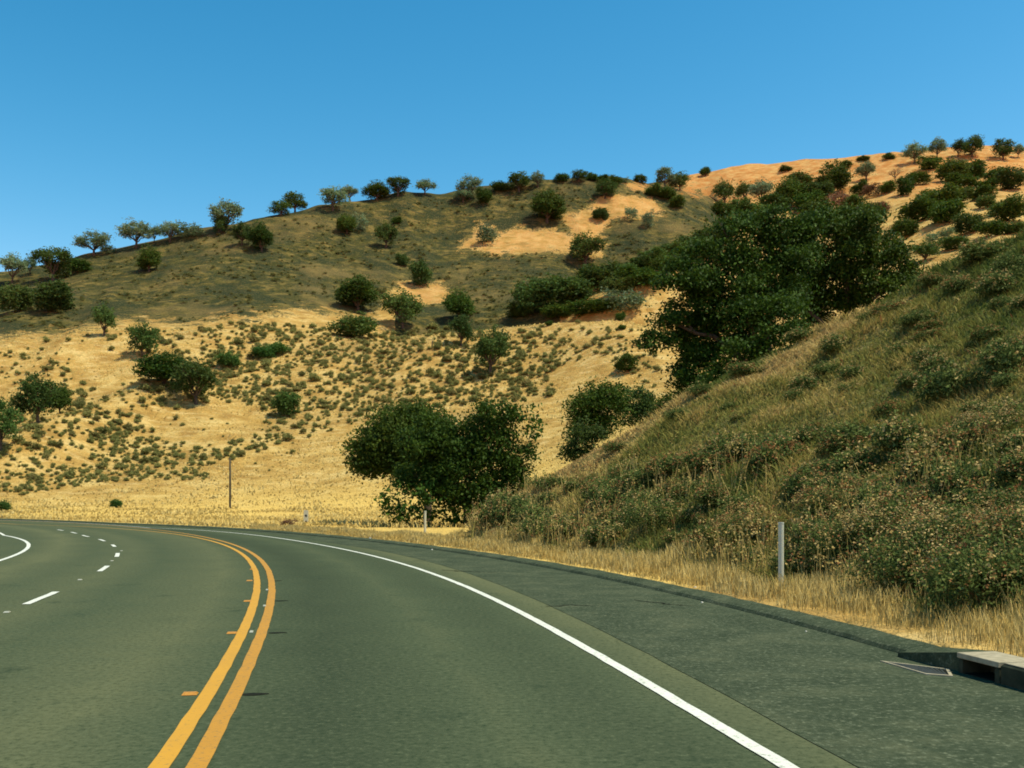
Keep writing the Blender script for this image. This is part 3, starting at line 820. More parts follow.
def unit_bush(matn, seed, nclump=560, per=8, leaf=.030, sig=.035, flatness=.42):
    rg = np.random.default_rng(seed)
    bl = [((0, 0, .42), (.36, .36, .42))]
    for k in range(6):
        a = k / 6 * 6.28 + rg.uniform(-.5, .5); rr = rg.uniform(.18, .32); bl.append(((rr * math.cos(a), rr * math.sin(a), rg.uniform(.25, .62)), (rg.uniform(.15, .22), rg.uniform(.15, .22), rg.uniform(.18, .3))))
    pts, tint = crown_points(bl, nclump, per, sig, rg, .6, -.9)
    pts = pts[pts[:, 2] > -.06]; tint = tint[:len(pts)]
    v, q = leaves(pts, leaf, rg)
    return mesh_np('shrub', v, q, M[matn], False, None, dict(tint=tint))


UT = {k: [unit_tree(k, 100 + 17 * i + j) for i in range(7)] for j, k in enumerate(('dark', 'airy', 'mid', 'bare'))}
UB = {'bush': [unit_bush('bushy', 300 + i) for i in range(4)], 'dbush': [unit_bush('live', 320 + i) for i in range(4)], 'rbush': [unit_bush('rusty', 340 + i, 260) for i in range(2)], 'gbush': [unit_bush('bright', 350 + i) for i in range(2)], 'abush': [unit_bush('blue', 360 + i, 260) for i in range(3)]}
NSEL = [0]


def plant(kind, u, vb, h, w, label, group=None, dmin=100, sink=.0, cat=None):
    p = hit(u, vb, dmin); d = p[1]
    if group == 'shrubs and trees on the far tan hill' and 'bush' in kind and d < 560: h, w = h * 1.1, w * 1.22
    if group == 'dark shrubs along the ravine': h, w = h * 1.15, w * 1.3
    hm, wm = 1.06 * h / F * d, 1.12 * w / F * d
    NSEL[0] += 1; i = NSEL[0]
    rz = (i * 2.399) % 6.28
    if kind in UT:
        tm, cm = UT[kind][i % 7]; wm *= .92 + .16 * ((i * .618) % 1); hm *= .95 + .12 * ((i * .414) % 1)
        t = empty('oak_tree', (p[0], p[1], p[2] - .15 - sink), rz, (wm, wm, hm))
        t.rotation_euler = (.07 * math.sin(i * 1.7), .07 * math.cos(i * 2.3), rz); obj('trunk', tm, t); obj('crown', cm, t)
        tag(t, label, cat or 'tree', group)
    else:
        ms = UB[kind]; t = obj('shrub', ms[i % len(ms)], None, (p[0], p[1], p[2] - .1 - sink)); t.rotation_euler = (0, 0, rz); t.scale = (wm, wm, hm)
        tag(t, label, cat or 'shrub', group)
    return t


SKY = 'oaks along the skyline'
SLOPE = 'trees on the olive back hill'
STRAWT = 'trees on the straw hill'
RAV = 'dark shrubs along the ravine'
FAR = 'shrubs and trees on the far tan hill'
# kind, u, base row, height, width (pixels), label, group
for row in [
    # left skyline, from the left edge
    ('airy', 12, 284, 31, 26, 'pale airy oak at the left end of the skyline', SKY),
    ('airy', 30, 276, 20, 15, 'tiny faint oak on the skyline between the leftmost pale oak and a dark broad oak', SKY),
    ('mid', 53, 281, 36, 40, 'broad dark oak with a pale trunk just below the left skyline', SKY),
    ('dbush', 78, 273, 16, 24, 'low dark bush right of the broad dark oak on the left skyline', SKY),
    ('airy', 94, 256, 26, 38, 'wide airy oak with bare looking limbs on the left skyline', SKY),
    ('abush', 108, 254, 9, 16, 'low grey bush tucked right of the wide airy oak on the left skyline', SKY),
    ('airy', 136, 248, 26, 36, 'wide grey-green oak on the skyline directly above a lone dark round oak', SKY),
    ('airy', 154, 243, 18, 12, 'small faint oak filling the skyline gap between two wider grey oaks', SKY),
    ('airy', 170, 242, 20, 26, 'middle-sized grey oak left of a rounder bushy oak on the left skyline', SKY),
    ('abush', 191, 238, 18, 28, 'bushy low rounded oak on the left skyline left of the tall oak', SKY),
    ('airy', 226, 233, 33, 32, 'tallest oak on the left skyline, pale and round', SKY),
    ('mid', 219, 235, 20, 18, 'small darker oak in front of the tallest left skyline oak', SKY),
    ('mid', 242, 246, 24, 22, 'dark oak just below the skyline, left one of a touching pair', SLOPE),
    ('dark', 262, 252, 29, 22, 'dark oak just below the skyline, right one of a touching pair', SLOPE),
    ('dark', 149, 272, 26, 26, 'lone round dark oak below the left skyline with a shadow to its left', SLOPE),
    ('bush', 14, 313, 33, 38, 'rounded dull green bush at the left photo edge on the olive hill', SLOPE),
    ('bush', 54, 312, 36, 44, 'large dark rounded bush with a wide shadow on the olive hill at left', SLOPE),
    ('mid', 104, 336, 31, 27, 'round green oak where the olive cover meets the straw at left', SLOPE),
    # skyline centre
    ('mid', 281, 216, 14, 22, 'small oak on the skyline at the lower left of a rounder one', SKY),
    ('mid', 295, 210, 21, 28, 'round green oak on the skyline, first right of the bare shoulder of the hill', SKY),
    ('airy', 333, 211, 23, 28, 'grey-green spreading oak on the skyline beside a smaller paler one', SKY),
    ('airy', 350, 200, 17, 19, 'small pale oak on the skyline right of a spreading grey-green one', SKY),
    ('dark', 377, 200, 18, 28, 'dark flat-topped oak on the skyline touching a paler oak', SKY),
    ('mid', 398, 196, 19, 25, 'greenish umbrella-shaped oak touching the dark flat-topped oak', SKY),
    ('airy', 425, 195, 16, 23, 'single small umbrella oak standing alone on the skyline', SKY),
    ('airy', 470, 199, 23, 27, 'pale round oak on the skyline behind a dark round shrub', SKY),
    ('airy', 463, 203, 15, 18, 'low pale oak at the lower left of the pale round skyline oak', SKY),
    ('dbush', 484, 204, 17, 18, 'dark nearly spherical shrub below the pale round skyline oak', SKY),
    ('dbush', 500, 192, 12, 20, 'dark low shrub at the left end of the central skyline cluster', SKY),
    ('mid', 519, 192, 20, 28, 'broad oak in the middle of the central skyline cluster', SKY),
    ('airy', 538, 188, 16, 17, 'greyish oak at the right end of the central skyline cluster', SKY),
    ('dbush', 562, 182, 9, 17, 'leftmost dark shrub of the long low row on the skyline', SKY),
    ('mid', 579, 182, 12, 19, 'small domed oak in the long low shrub row on the skyline', SKY),
    ('dbush', 592, 181, 9, 14, 'dark shrub right of the domed oak in the skyline row', SKY),
    ('dbush', 603, 182, 8, 13, 'narrow dark shrub in the skyline row left of a rounder one', SKY),
    ('dbush', 615, 185, 10, 14, 'round dark shrub closing the long skyline row', SKY),
    ('abush', 625, 183, 6, 10, 'tiny grey shrub on the skyline beside a bare tan patch', SKY),
    ('dbush', 640, 183, 9, 15, 'isolated dark dome shrub on the skyline above the tan patch', SKY),
    ('airy', 665, 189, 23, 26, 'tall grey spreading oak at the dip of the skyline', SKY),
    ('mid', 680, 190, 17, 22, 'dark oak right of the tall grey spreading oak at the skyline dip', SKY),
    # middle of the olive hill
    ('dark', 347, 234, 19, 20, 'dark bushy oak on the olive hill, left one of a close pair', SLOPE),
    ('abush', 360, 232, 19, 18, 'greyer bushy oak on the olive hill, right one of a close pair', SLOPE),
    ('dbush', 397, 224, 8, 11, 'very small dark round shrub high on the olive hill', SLOPE),
    ('mid', 386, 248, 27, 27, 'oak on a short stem with a dark shadow, centre of the olive hill', SLOPE),
    ('bush', 402, 266, 15, 14, 'small green shrub below the short-stemmed oak of the olive hill', SLOPE),
    ('bush', 421, 287, 27, 25, 'loose green bush at the upper edge of a small tan patch', SLOPE),
    ('abush', 487, 244, 22, 26, 'dark twiggy bush at the left tip of the large bare tan patch', SLOPE),
    ('dark', 358, 311, 34, 42, 'large dark round oak above the straw spur near the photo centre', SLOPE),
    ('bush', 355, 338, 27, 46, 'wide low leafy bush on the straw spur crest under the dark round oak', STRAWT),
    ('mid', 403, 330, 38, 42, 'open green oak on the straw spur crest beside the wide low bush', STRAWT),
    ('dark', 459, 320, 31, 33, 'dark dense oak leaning left behind the straw spur crest', SLOPE),
    ('mid', 461, 346, 31, 29, 'slender oak on the straw crest directly below the dark leaning oak', STRAWT),
    ('mid', 490, 376, 44, 38, 'open oak with a forked trunk on the straw slope right of centre', STRAWT),
    ('mid', 605, 199, 20, 25, 'spreading oak with a shadow high on the right of the olive hill', SLOPE),
    ('dark', 547, 223, 32, 31, 'tall dark oak above the left half of the large bare tan patch', SLOPE),
    ('bush', 601, 221, 15, 18, 'rounded shrub standing inside the bare tan patch', SLOPE),
    ('abush', 631, 221, 15, 15, 'sparse little tree at the right edge of the tan patch, left of two', SLOPE),
    ('abush', 648, 228, 20, 14, 'sparse little tree at the right edge of the tan patch, right of two', SLOPE),
    ('mid', 585, 266, 33, 40, 'wide twiggy oak below the bare tan patch', SLOPE),
    ('dbush', 655, 197, 13, 20, 'dark shrub below the skyline dip, left of two joined', SLOPE),
    ('dbush', 668, 200, 14, 19, 'dark shrub below the skyline dip, right of two joined', SLOPE),
    ('dbush', 677, 208, 14, 19, 'dark round shrub just under the two joined shrubs', SLOPE),
    # ravine
    ('bush', 532, 316, 36, 32, 'tall dull green thicket at the left foot of the ravine', RAV),
    ('bush', 560, 308, 32, 42, 'broad dull green thicket low in the ravine', RAV),
    ('bush', 578, 302, 24, 28, 'mid-sized thicket between two broad ones in the ravine', RAV),
    ('bush', 602, 291, 27, 38, 'broad thicket halfway up the ravine', RAV),
    ('dbush', 641, 288, 19, 38, 'dark flat-topped shrub on the small tan spur in the ravine', RAV),
    ('bush', 622, 282, 18, 24, 'dull shrub behind the dark flat-topped one in the ravine', RAV),
    ('bush', 655, 268, 18, 30, 'grey-green thicket in the upper ravine, lowest of the upper row', RAV),
    ('bush', 674, 262, 18, 28, 'grey-green thicket in the upper ravine, second of the upper row', RAV),
    ('bush', 692, 255, 19, 28, 'grey-green thicket in the upper ravine, third of the upper row', RAV),
    ('bush', 709, 246, 18, 26, 'grey-green thicket in the upper ravine, next to the highest', RAV),
    ('bush', 726, 236, 18, 26, 'grey-green thicket in the upper ravine, highest of the row', RAV),
    ('bush', 545, 300, 22, 26, 'dull green thicket behind the tall one at the left foot of the ravine', RAV),
    ('dbush', 518, 318, 14, 18, 'small dark shrub at the left end of the ravine thickets', RAV),
    ('bush', 618, 296, 20, 26, 'thicket under the dull shrub halfway up the ravine', RAV),
    ('bush', 640, 275, 18, 26, 'thicket bridging the middle and the upper ravine rows', RAV),
    ('dbush', 664, 272, 16, 24, 'darker thicket in front of the lower upper-ravine row', RAV),
    ('dbush', 684, 264, 16, 26, 'darker thicket in front of the third upper-ravine thicket', RAV),
    ('bush', 702, 258, 18, 26, 'thicket beside the crown of the huge oak in the upper ravine', RAV),
    ('bush', 590, 284, 18, 24, 'small thicket above the broad one halfway up the ravine', RAV),
    ('dbush', 604, 314, 13, 24, 'dark low shrub between the pale twiggy shrub and the spur crest pair', RAV),
    ('bush', 800, 190, 18, 24, 'dull green shrub between the big round shrub-oak and the umbrella oak', FAR),
    ('dbush', 808, 212, 20, 26, 'dark shrub low between the big round shrub-oak and the smaller huge oak', FAR),
    ('bush', 738, 216, 18, 24, 'dull green shrub beneath the open green oak on tan ground', FAR),
    ('dbush', 930, 206, 16, 24, 'dark shrub on top of the left part of the big clump', FAR),
    ('dbush', 982, 200, 14, 22, 'dark low shrub between the large rounded shrub and the grey-green round one', FAR),
    ('bush', 955, 250, 14, 26, 'low green shrub hugging the bank crest right of the sparse shrub', FAR),
    ('dbush', 558, 319, 15, 28, 'dark low shrub on the spur crest under the ravine, left of two', RAV),
    ('dbush', 588, 316, 16, 34, 'dark low shrub on the spur crest under the ravine, right of two', RAV),
    ('abush', 625, 314, 24, 36, 'pale twiggy shrub on the tan spur in front of the ravine', RAV),
    ('dbush', 620, 321, 10, 12, 'tiny dark round shrub on the straw crest below the pale twiggy shrub', STRAWT),
    ('dbush', 549, 326, 6, 8, 'tiniest dark shrub on the straw crest left of the ravine mouth', STRAWT),
    ('dbush', 622, 330, 6, 9, 'tiny dark shrub on the straw slope just under the tiny round one', STRAWT),
    ('dbush', 626, 373, 22, 23, 'egg-shaped dark shrub alone on the straw slope left of the huge oak', STRAWT),
    # left straw hill
    ('mid', 142, 357, 33, 34, 'small open oak with a dark shadow at the top of the straw hill', STRAWT),
    ('dark', 164, 386, 36, 50, 'broad dark oak on the straw hill, upper left of a pair', STRAWT),
    ('mid', 196, 405, 44, 48, 'broad open oak on the straw hill, lower right of a pair', STRAWT),
    ('gbush', 228, 368, 20, 26, 'leafy green bush above right of the paired oaks on the straw hill', STRAWT),
    ('gbush', 262, 359, 15, 24, 'long low green bush on the straw hill, left part of two', STRAWT),
    ('gbush', 278, 355, 15, 24, 'long low green bush on the straw hill, right part of two', STRAWT),
    ('bush', 286, 416, 27, 30, 'round scrubby bush alone among the sage of the straw hill', STRAWT),
    ('mid', 38, 423, 48, 42, 'large light green oak standing in the fold of the straw hill at left', STRAWT),
    ('dark', 60, 414, 33, 24, 'darker round oak right against the large light green oak at left', STRAWT),
    ('mid', 1, 452, 55, 38, 'green oak cut by the left photo edge above the road', STRAWT),
    ('gbush', 116, 508, 11, 13, 'small bright green bush alone on the straw flat near the road', STRAWT),
    ('gbush', 4, 511, 14, 14, 'small bright green bush at the left photo edge near the road', STRAWT),
    ('rbush', 288, 527, 11, 18, 'low brownish bush left of the small milepost panel', STRAWT),
    # far tan hill
    ('mid', 725, 206, 26, 25, 'open grey oak on the edge between olive and tan ground', FAR),
    ('dbush', 722, 218, 16, 22, 'dark shrub under the open grey oak beside tan ground', FAR),
    ('dark', 705, 176, 9, 11, 'lollipop-shaped lone oak on the tan skyline', FAR),
    ('dbush', 785, 171.5, 6, 14, 'small flat dark bush alone on the tan skyline', FAR),
    ('airy', 762, 208, 28, 24, 'pale round oak above the huge oak on tan ground', FAR),
    ('dark', 790, 208, 30, 38, 'big dark round shrub-oak right of the pale round one', FAR),
    ('dark', 832, 196, 32, 38, 'broad umbrella oak with a visible trunk on the tan hill', FAR),
    ('dbush', 846, 168.5, 9, 13, 'round dark shrub at the tan skyline above the umbrella oak', FAR),
    ('dbush', 863, 161.5, 6, 15, 'flat dark shrub on the tan skyline right of the round one', FAR),
    ('dbush', 889, 159.5, 7, 14, 'small dark shrub on the tan skyline left of the pale round oak', FAR),
    ('airy', 866, 181, 20, 22, 'half bare grey tree on the tan hill under the skyline', FAR),
    ('bare', 895, 182, 15, 18, 'small reddish bare tree on the tan hill', FAR),
    ('airy', 915, 164, 22, 24, 'pale round oak on the tan skyline, first of the right group', FAR),
    ('airy', 937, 159, 21, 20, 'pale oak with showing limbs on the tan skyline, second of the right group', FAR),
    ('mid', 958, 157, 16, 17, 'small round oak left of a taller one on the tan skyline', FAR),
    ('mid', 972, 157, 21, 24, 'tall umbrella oak with a thin trunk on the tan skyline', FAR),
    ('mid', 1003, 160, 20, 25, 'dense round oak near the right end of the tan skyline', FAR),
    ('airy', 1018, 158, 15, 10, 'narrow pale tree at the right end of the tan skyline', FAR),
    ('dbush', 930, 170, 14, 20, 'dark round shrub just below the tan skyline at right', FAR),
    ('dbush', 861, 195, 13, 17, 'round dark shrub in the line of three on bare tan ground, left one', FAR),
    ('rbush', 873, 197, 14, 18, 'brownish shrub in the line of three on bare tan ground, middle one', FAR),
    ('dbush', 888, 193, 12, 16, 'round shrub in the line of three on bare tan ground, right one', FAR),
    ('dbush', 905, 196, 20, 15, 'tall dark shrub at the left edge of the big dark clump', FAR),
    ('dbush', 917, 185, 13, 22, 'dark shrub trailing up left of the big dark clump', FAR),
    ('dbush', 952, 182, 24, 28, 'large dark rounded shrub under the tan skyline at right', FAR),
    ('dbush', 975, 178, 17, 24, 'dark shrub right beside the large rounded one under the tan skyline', FAR),
    ('dbush', 963, 190, 16, 28, 'dark shrub below the large rounded one under the tan skyline', FAR),
    ('dbush', 940, 212, 24, 36, 'dark shrub at the upper middle of the big clump on tan ground', FAR),
    ('dbush', 920, 222, 24, 34, 'dark shrub at the left of the big clump on tan ground', FAR),
    ('dbush', 946, 224, 24, 32, 'dark shrub at the lower right of the big clump on tan ground', FAR),
    ('bush', 958, 204, 18, 26, 'dark shrub at the top right of the big clump on tan ground', FAR),
    ('dbush', 905, 238, 19, 24, 'separate dark shrub below the left end of the big clump', FAR),
    ('bush', 985, 208, 14, 18, 'grey-green round shrub alone on tan ground right of the big clump', FAR),
    ('dbush', 997, 184, 16, 22, 'dark shrub on the tan hill at right below the dense round oak', FAR),
    ('bush', 1012, 190, 24, 26, 'tall grey-green shrub at the right photo edge on the tan hill', FAR),
    ('dbush', 986, 190, 10, 20, 'low dark shrub left of the tall grey-green shrub at the right edge', FAR),
    ('dbush', 1010, 222, 26, 30, 'large black-green shrub at the right photo edge', FAR),
    ('dbush', 1000, 214, 12, 20, 'low dark shrub left against the large black-green one', FAR),
    ('bush', 968, 234, 22, 28, 'green shrub above the bank crest at right', FAR),
    ('dbush', 992, 236, 15, 26, 'low dark shrub above the bank crest near the right edge', FAR),
    ('bush', 1015, 233, 12, 22, 'low green shrub above the bank crest at the right edge', FAR),
    ('abush', 940, 246, 16, 24, 'sparse shrub on tan ground just above the bank crest', FAR),
    ('mid', 925, 262, 20, 34, 'thin-stemmed oak on tan ground right of the huge oaks', FAR),
    ('dbush', 815, 222, 22, 26, 'dark shrub between umbrella oak and the huge oak crown', FAR),
    ('rbush', 836, 212, 20, 24, 'brownish dark shrub right of the umbrella oak foot', FAR),
    ('bush', 818, 203, 20, 26, 'dull green shrub at the left foot of the umbrella oak', FAR),
    ('dbush', 853, 214, 19, 20, 'round dark shrub left of the brown shrub above the smaller huge oak', FAR),
    ('rbush', 880, 213, 12, 18, 'brown shrub right above the smaller huge oak', FAR),
    ('dbush', 869, 220, 18, 22, 'dark shrub over the top of the smaller huge oak', FAR),
    ('mid', 745, 202, 20, 20, 'open green oak left of the pale round one on tan ground', FAR),
    ('bush', 774, 212, 18, 28, 'dull green shrub showing over the crown of the huge oak', FAR),
    ('bush', 752, 222, 20, 30, 'dull green shrub left over the crown of the huge oak', FAR),
]:
    plant(*row[:6], group=row[6], dmin=(60 if row[2] > 505 else 110))


# ------------------------------------------------------------------ close trees, each with its own crown
def close_tree(name, loc, blobs, trunk_h, trunk_r, seed, leafm, nclump, per, sig, leaf, label, shell=.5, low=-.6, lean=(0, 0), extra=3, main=None):
    rg = np.random.default_rng(seed)
    tm, cm = tree_meshes(name, blobs, trunk_h, trunk_r, rg, leafm, nclump, per, sig, leaf, shell, low, lean, True, extra, 7, main)
    t = empty(name, loc); tag(t, label, 'tree'); obj('trunk', tm, t); obj('crown', cm, t); return t


def px_blobs(d, base, items):
    """lobes of a crown from their picture place (u, v, half-width, half-height in pixels, depth offset in m)"""
    out = []
    for (u, v, a, b, dy) in items:
        D = d + dy; s = D / F
        x = (u - 512) * s; z = H0 + (YH - v) * s
        out.append(((x - base[0], dy, z - base[2]), (a * s, (a + b) / 2 * s, b * s)))
    return out


def tree_at(name, u, d, items, trunk_r, seed, leafm, nclump, per, sig, leaf, label, trunk_h=2.2, split=0, **k):
    items0 = items
    if split:      # break every lobe into smaller ones round its rim for a ragged outline
        rs = np.random.default_rng(seed + 50); more = []
        for (a_u, a_v, a, b, dy) in items:
            more.append((a_u, a_v, a * .60, b * .60, dy))
            for _ in range(split):
                an_ = rs.uniform(0, 6.28); more.append((a_u + .82 * a * math.cos(an_), a_v + .82 * b * math.sin(an_), a * rs.uniform(.22, .44), b * rs.uniform(.22, .40), dy + rs.uniform(-.7, .7) * a * d / F))
        items = more
    x = (u - 512) / F * d; z = float(land(x, d)) - .2; base = (x, d, z)
    mn = px_blobs(d, base, items0[::3])
    return close_tree(name, base, px_blobs(d, base, items), trunk_h, trunk_r, seed, leafm, nclump, per, sig, leaf, label, main=mn, **k)


tree_at('oak_tree', 768, 74, [(735, 265, 45, 42, 0), (770, 243, 40, 36, 1), (700, 283, 36, 26, -1), (672, 322, 32, 20, 0), (655, 338, 18, 12, -1), (705, 325, 42, 34, 1.5), (745, 318, 46, 40, -2), (785, 300, 40, 42, 1), (700, 362, 28, 24, 0), (690, 385, 18, 16, 0), (738, 345, 34, 24, 2), (765, 222, 26, 15, 0), (728, 228, 26, 17, 1), (752, 352, 24, 16, -4), (785, 332, 22, 16, -4), (722, 372, 22, 16, -3), (800, 255, 32, 34, 2), (812, 225, 20, 18, 2)],
        .55, 11, M['big'], 5200, 15, .32, .125, 'huge dark spreading oak rising behind the bank crest, left and largest of the pair', 3.0, shell=.45, split=4, extra=1)
tree_at('oak_tree', 842, 80, [(852, 245, 36, 32, 0), (835, 275, 34, 34, 0), (875, 262, 32, 28, 0), (880, 290, 34, 18, -1), (905, 278, 20, 16, 0), (822, 300, 26, 26, 1), (860, 222, 24, 14, 0), (838, 222, 18, 14, 1), (915, 283, 14, 10, 0), (800, 290, 20, 24, 1)],
        .45, 12, M['big'], 2900, 15, .32, .125, 'dark dense oak behind the bank crest, right and smaller of the pair', 3.0, shell=.45, split=4, extra=1)
tree_at('oak_tree', 468, 61, [(470, 455, 42, 38, 0), (500, 440, 28, 26, 0), (515, 470, 26, 20, 0), (440, 470, 38, 34, 1), (480, 425, 34, 20, 0), (508, 418, 20, 14, 0), (470, 495, 34, 20, 0), (528, 452, 12, 8, 0), (420, 450, 24, 24, 0), (405, 475, 18, 14, 0), (446, 428, 26, 20, 0), (440, 445, 26, 22, -.5), (452, 470, 26, 24, -1), (488, 510, 26, 14, 0), (500, 490, 26, 20, 0), (520, 488, 18, 14, 0)],
        .3, 13, M['live'], 3700, 12, .26, .10, 'leafy dark oak by the road bend with lit gaps and low hanging twigs', 1.6, shell=.4, low=-1, split=3, extra=1)
road_oak = [o_ for o_ in S.objects if o_.get('label', '').startswith('leafy dark oak by the road bend')][0]
_b = tuple(road_oak.location); _rg = np.random.default_rng(88)
_pts, _ti = crown_points(px_blobs(61, _b, [(415, 510, 28, 16, -1), (455, 515, 28, 12, 0), (395, 515, 14, 14, -1), (430, 492, 36, 12, -1), (388, 500, 8, 12, -1), (535, 430, 14, 16, 0), (522, 412, 16, 10, 0)]), 330, 7, .17, _rg, .2, -1)
_v, _q = leaves(_pts, .12, _rg)
obj('hanging_twigs', mesh_np('hanging_twigs', _v, _q, M['live'], False, None, dict(tint=_ti)), road_oak)
tree_at('oak_tree', 428, 67, [(398, 440, 40, 32, 0), (372, 455, 27, 22, 0), (425, 430, 30, 24, 0), (385, 467, 30, 14, 0), (410, 418, 22, 12, 0)],
        .28, 14, M['live'], 2400, 13, .22, .105, 'smooth rounded dark oak crown overhanging left of the leafy roadside oak', 2.2, shell=.5, low=-.8)
tree_at('oak_tree', 585, 82, [(580, 440, 16, 18, 0), (597, 435, 12, 10, 0), (572, 455, 12, 12, 0), (590, 455, 12, 10, 0)],
        .16, 15, M['bushy'], 420, 11, .22, .11, 'small open oak at the far end of the bank below the round dark shrubs', 1.2, shell=.35)


def close_bush(u, d, items, seed, leafm, nclump, per, sig, leaf, label, dmin=0):
    x = (u - 512) / F * d; z = float(land(x, d)); rg = np.random.default_rng(seed)
    bl = px_blobs(d, (x, d, z), items)
    pts, tint = crown_points(bl, nclump, per, sig, rg, .5, -.9)
    v, q = leaves(pts, leaf, rg)
    o = obj('shrub', mesh_np('shrub', v, q, leafm, False, None, dict(tint=tint)), None, (x, d, z)); tag(o, label, 'shrub'); return o


close_bush(600, 98, [(602, 404, 26, 22, 0), (584, 410, 18, 18, 0), (612, 396, 18, 14, 0), (592, 425, 26, 14, 0)], 21, M['live'], 1100, 10, .26, .13, 'dense rounded dark shrub behind the bank, left and larger of two')
close_bush(636, 104, [(638, 402, 17, 16, 0), (648, 408, 12, 14, 0), (630, 415, 16, 14, 0)], 22, M['bushy'], 480, 10, .26, .13, 'rounded green shrub behind the bank, right and smaller of two')
close_bush(668, 84, [(668, 405, 14, 14, 0), (682, 400, 10, 12, 0), (660, 415, 12, 10, 0)], 23, M['live'], 300, 9, .22, .11, 'dark shrub under the low left limbs of the huge oak')

# ------------------------------------------------------------------ hillside sage shrubs
def sage_mesh(seed):
    rg = np.random.default_rng(seed)
    bl = [((0, 0, .3), (.4, .4, .4)), ((.25, .1, .2), (.25, .22, .3)), ((-.22, -.12, .25), (.24, .25, .3))]
    pts, tint = crown_points(bl, 110, 5, .09, rg, .4, -.3)
    pts[:, 2] = np.abs(pts[:, 2])
    return leaves(pts, .085, rg, 0, .5), tint
SG = [sage_mesh(500 + i) for i in range(6)]
SGM = [mesh_np('shrub', a[0], a[1], M['sage'], False, None, dict(tint=t_)) for a, t_ in SG]
NEARHILL = [(-20, 345), (60, 338), (120, 330), (190, 330), (250, 322), (335, 330), (345, 342), (400, 330), (470, 325), (560, 321), (640, 321), (655, 345), (660, 385), (640, 400), (560, 395), (540, 400), (480, 405), (420, 410), (350, 425), (320, 452), (250, 480), (120, 482), (60, 490), (0, 500), (-20, 500)]
CLEAR = [[(135, 412), (215, 402), (262, 408), (262, 438), (215, 446), (160, 440)], [(55, 345), (135, 340), (145, 375), (110, 395), (75, 375)], [(335, 430), (290, 445), (200, 470), (240, 490), (340, 490)], [(440, 320), (640, 318), (640, 328), (450, 334)], [(545, 375), (600, 355), (660, 395), (600, 400), (560, 400)]]
cand = []
rg = np.random.default_rng(77)
nu = rg.uniform(-15, 660, 21000); nv = 322 + (500 - 322) * rg.uniform(0, 1, 21000) ** .9
for u, v in zip(nu, nv):
    if not inpoly(np.array(u), np.array(v), NEARHILL): continue
    dens = .58 + .7 * float(fbm(np.array(u / 38.), np.array(v / 20.), 61, 3))
    dens += .35 if 200 < u < 520 and v < 420 else 0
    dens += .2 if 90 < u < 160 and v > 430 else 0
    for cp in CLEAR:
        if inpoly(np.array(u), np.array(v), cp): dens = .03
    if u < 130 and v < 400: dens *= .45
    if u > 560: dens *= .6
    if rg.uniform() > dens * .42: continue
    cand.append((u, v, rg.uniform(2.6, 7.6) * rg.uniform(.6, 1.0) * (1.6 if rg.uniform() < .1 else 1)))
cand.sort(key=lambda c: -c[2])
stuffv, stuffq, stufft, sn = [], [], [], 0
for k, (u, v, w) in enumerate(cand):
    p = hit(u, v, 95); s = w / F * p[1]; hs = s * rg.uniform(.8, 1.25); az = rg.uniform(0, 6.28)
    if k < 290:
        o = obj('low_shrub', SGM[k % 6], None, (p[0], p[1], p[2] - .05)); o.scale = (s, s, hs); o.rotation_euler = (0, 0, az)
        tag(o, 'low grey-green sage shrub scattered on the straw-coloured hillside', 'shrub', 'low sage shrubs on the straw hill')
    else:
        (vv, qq), tt = SG[k % 6]
        c, sn_ = math.cos(az), math.sin(az)
        W = np.stack([(vv[:, 0] * c - vv[:, 1] * sn_) * s, (vv[:, 0] * sn_ + vv[:, 1] * c) * s, vv[:, 2] * hs], -1) + p
        stuffv.append(W); stuffq.append(qq + sn); stufft.append(tt); sn += len(vv)
o = obj('hill_scrub', mesh_np('hill_scrub', np.concatenate(stuffv), np.concatenate(stuffq), M['sage'], False, None, dict(tint=np.concatenate(stufft))))
tag(o, 'small grey-green scrub dotted over the straw-coloured hill', 'scrub', None, 'stuff')
print('sage', len(cand))
tv_, tq_, tt_, sn = [], [], [], 0
rg = np.random.default_rng(78)
for u, v, k in zip(rg.uniform(-10, 735, 6500), rg.uniform(180, 336, 6500), range(6500)):
    if not inpoly(np.array(u), np.array(v), OLIVE) or v < np.interp(u, [0, 110, 220, 350, 450, 560, 680, 735], [271, 250, 230, 201, 193, 183, 194, 205]) + 3: continue
    if any(inpoly(np.array(u), np.array(v), b_) for b_ in BARE) or rg.uniform() > .42 + 1.1 * float(fbm(np.array(u / 30.), np.array(v / 12.), 62, 3)): continue
    p = hit(u, v, 200); s_ = rg.uniform(.45, 1.5) * (1 if rg.uniform() < .9 else 1.7); az = rg.uniform(0, 6.28)
    (vv, qq), tt = SG[k % 6]; c, sn_ = math.cos(az), math.sin(az)
    tv_.append(np.stack([(vv[:, 0] * c - vv[:, 1] * sn_) * s_, (vv[:, 0] * sn_ + vv[:, 1] * c) * s_, vv[:, 2] * s_ * .7], -1)[:220 * 4] + p); tq_.append(qq[:220] + sn); tt_.append(tt[:220] * .7); sn += len(tv_[-1])
o = obj('hill_scrub', mesh_np('hill_scrub', np.concatenate(tv_), np.concatenate(tq_), M['sage'], False, None, dict(tint=np.concatenate(tt_))))
tag(o, 'tiny dull scrub tufts dotted over the olive back hill', 'scrub', None, 'stuff')


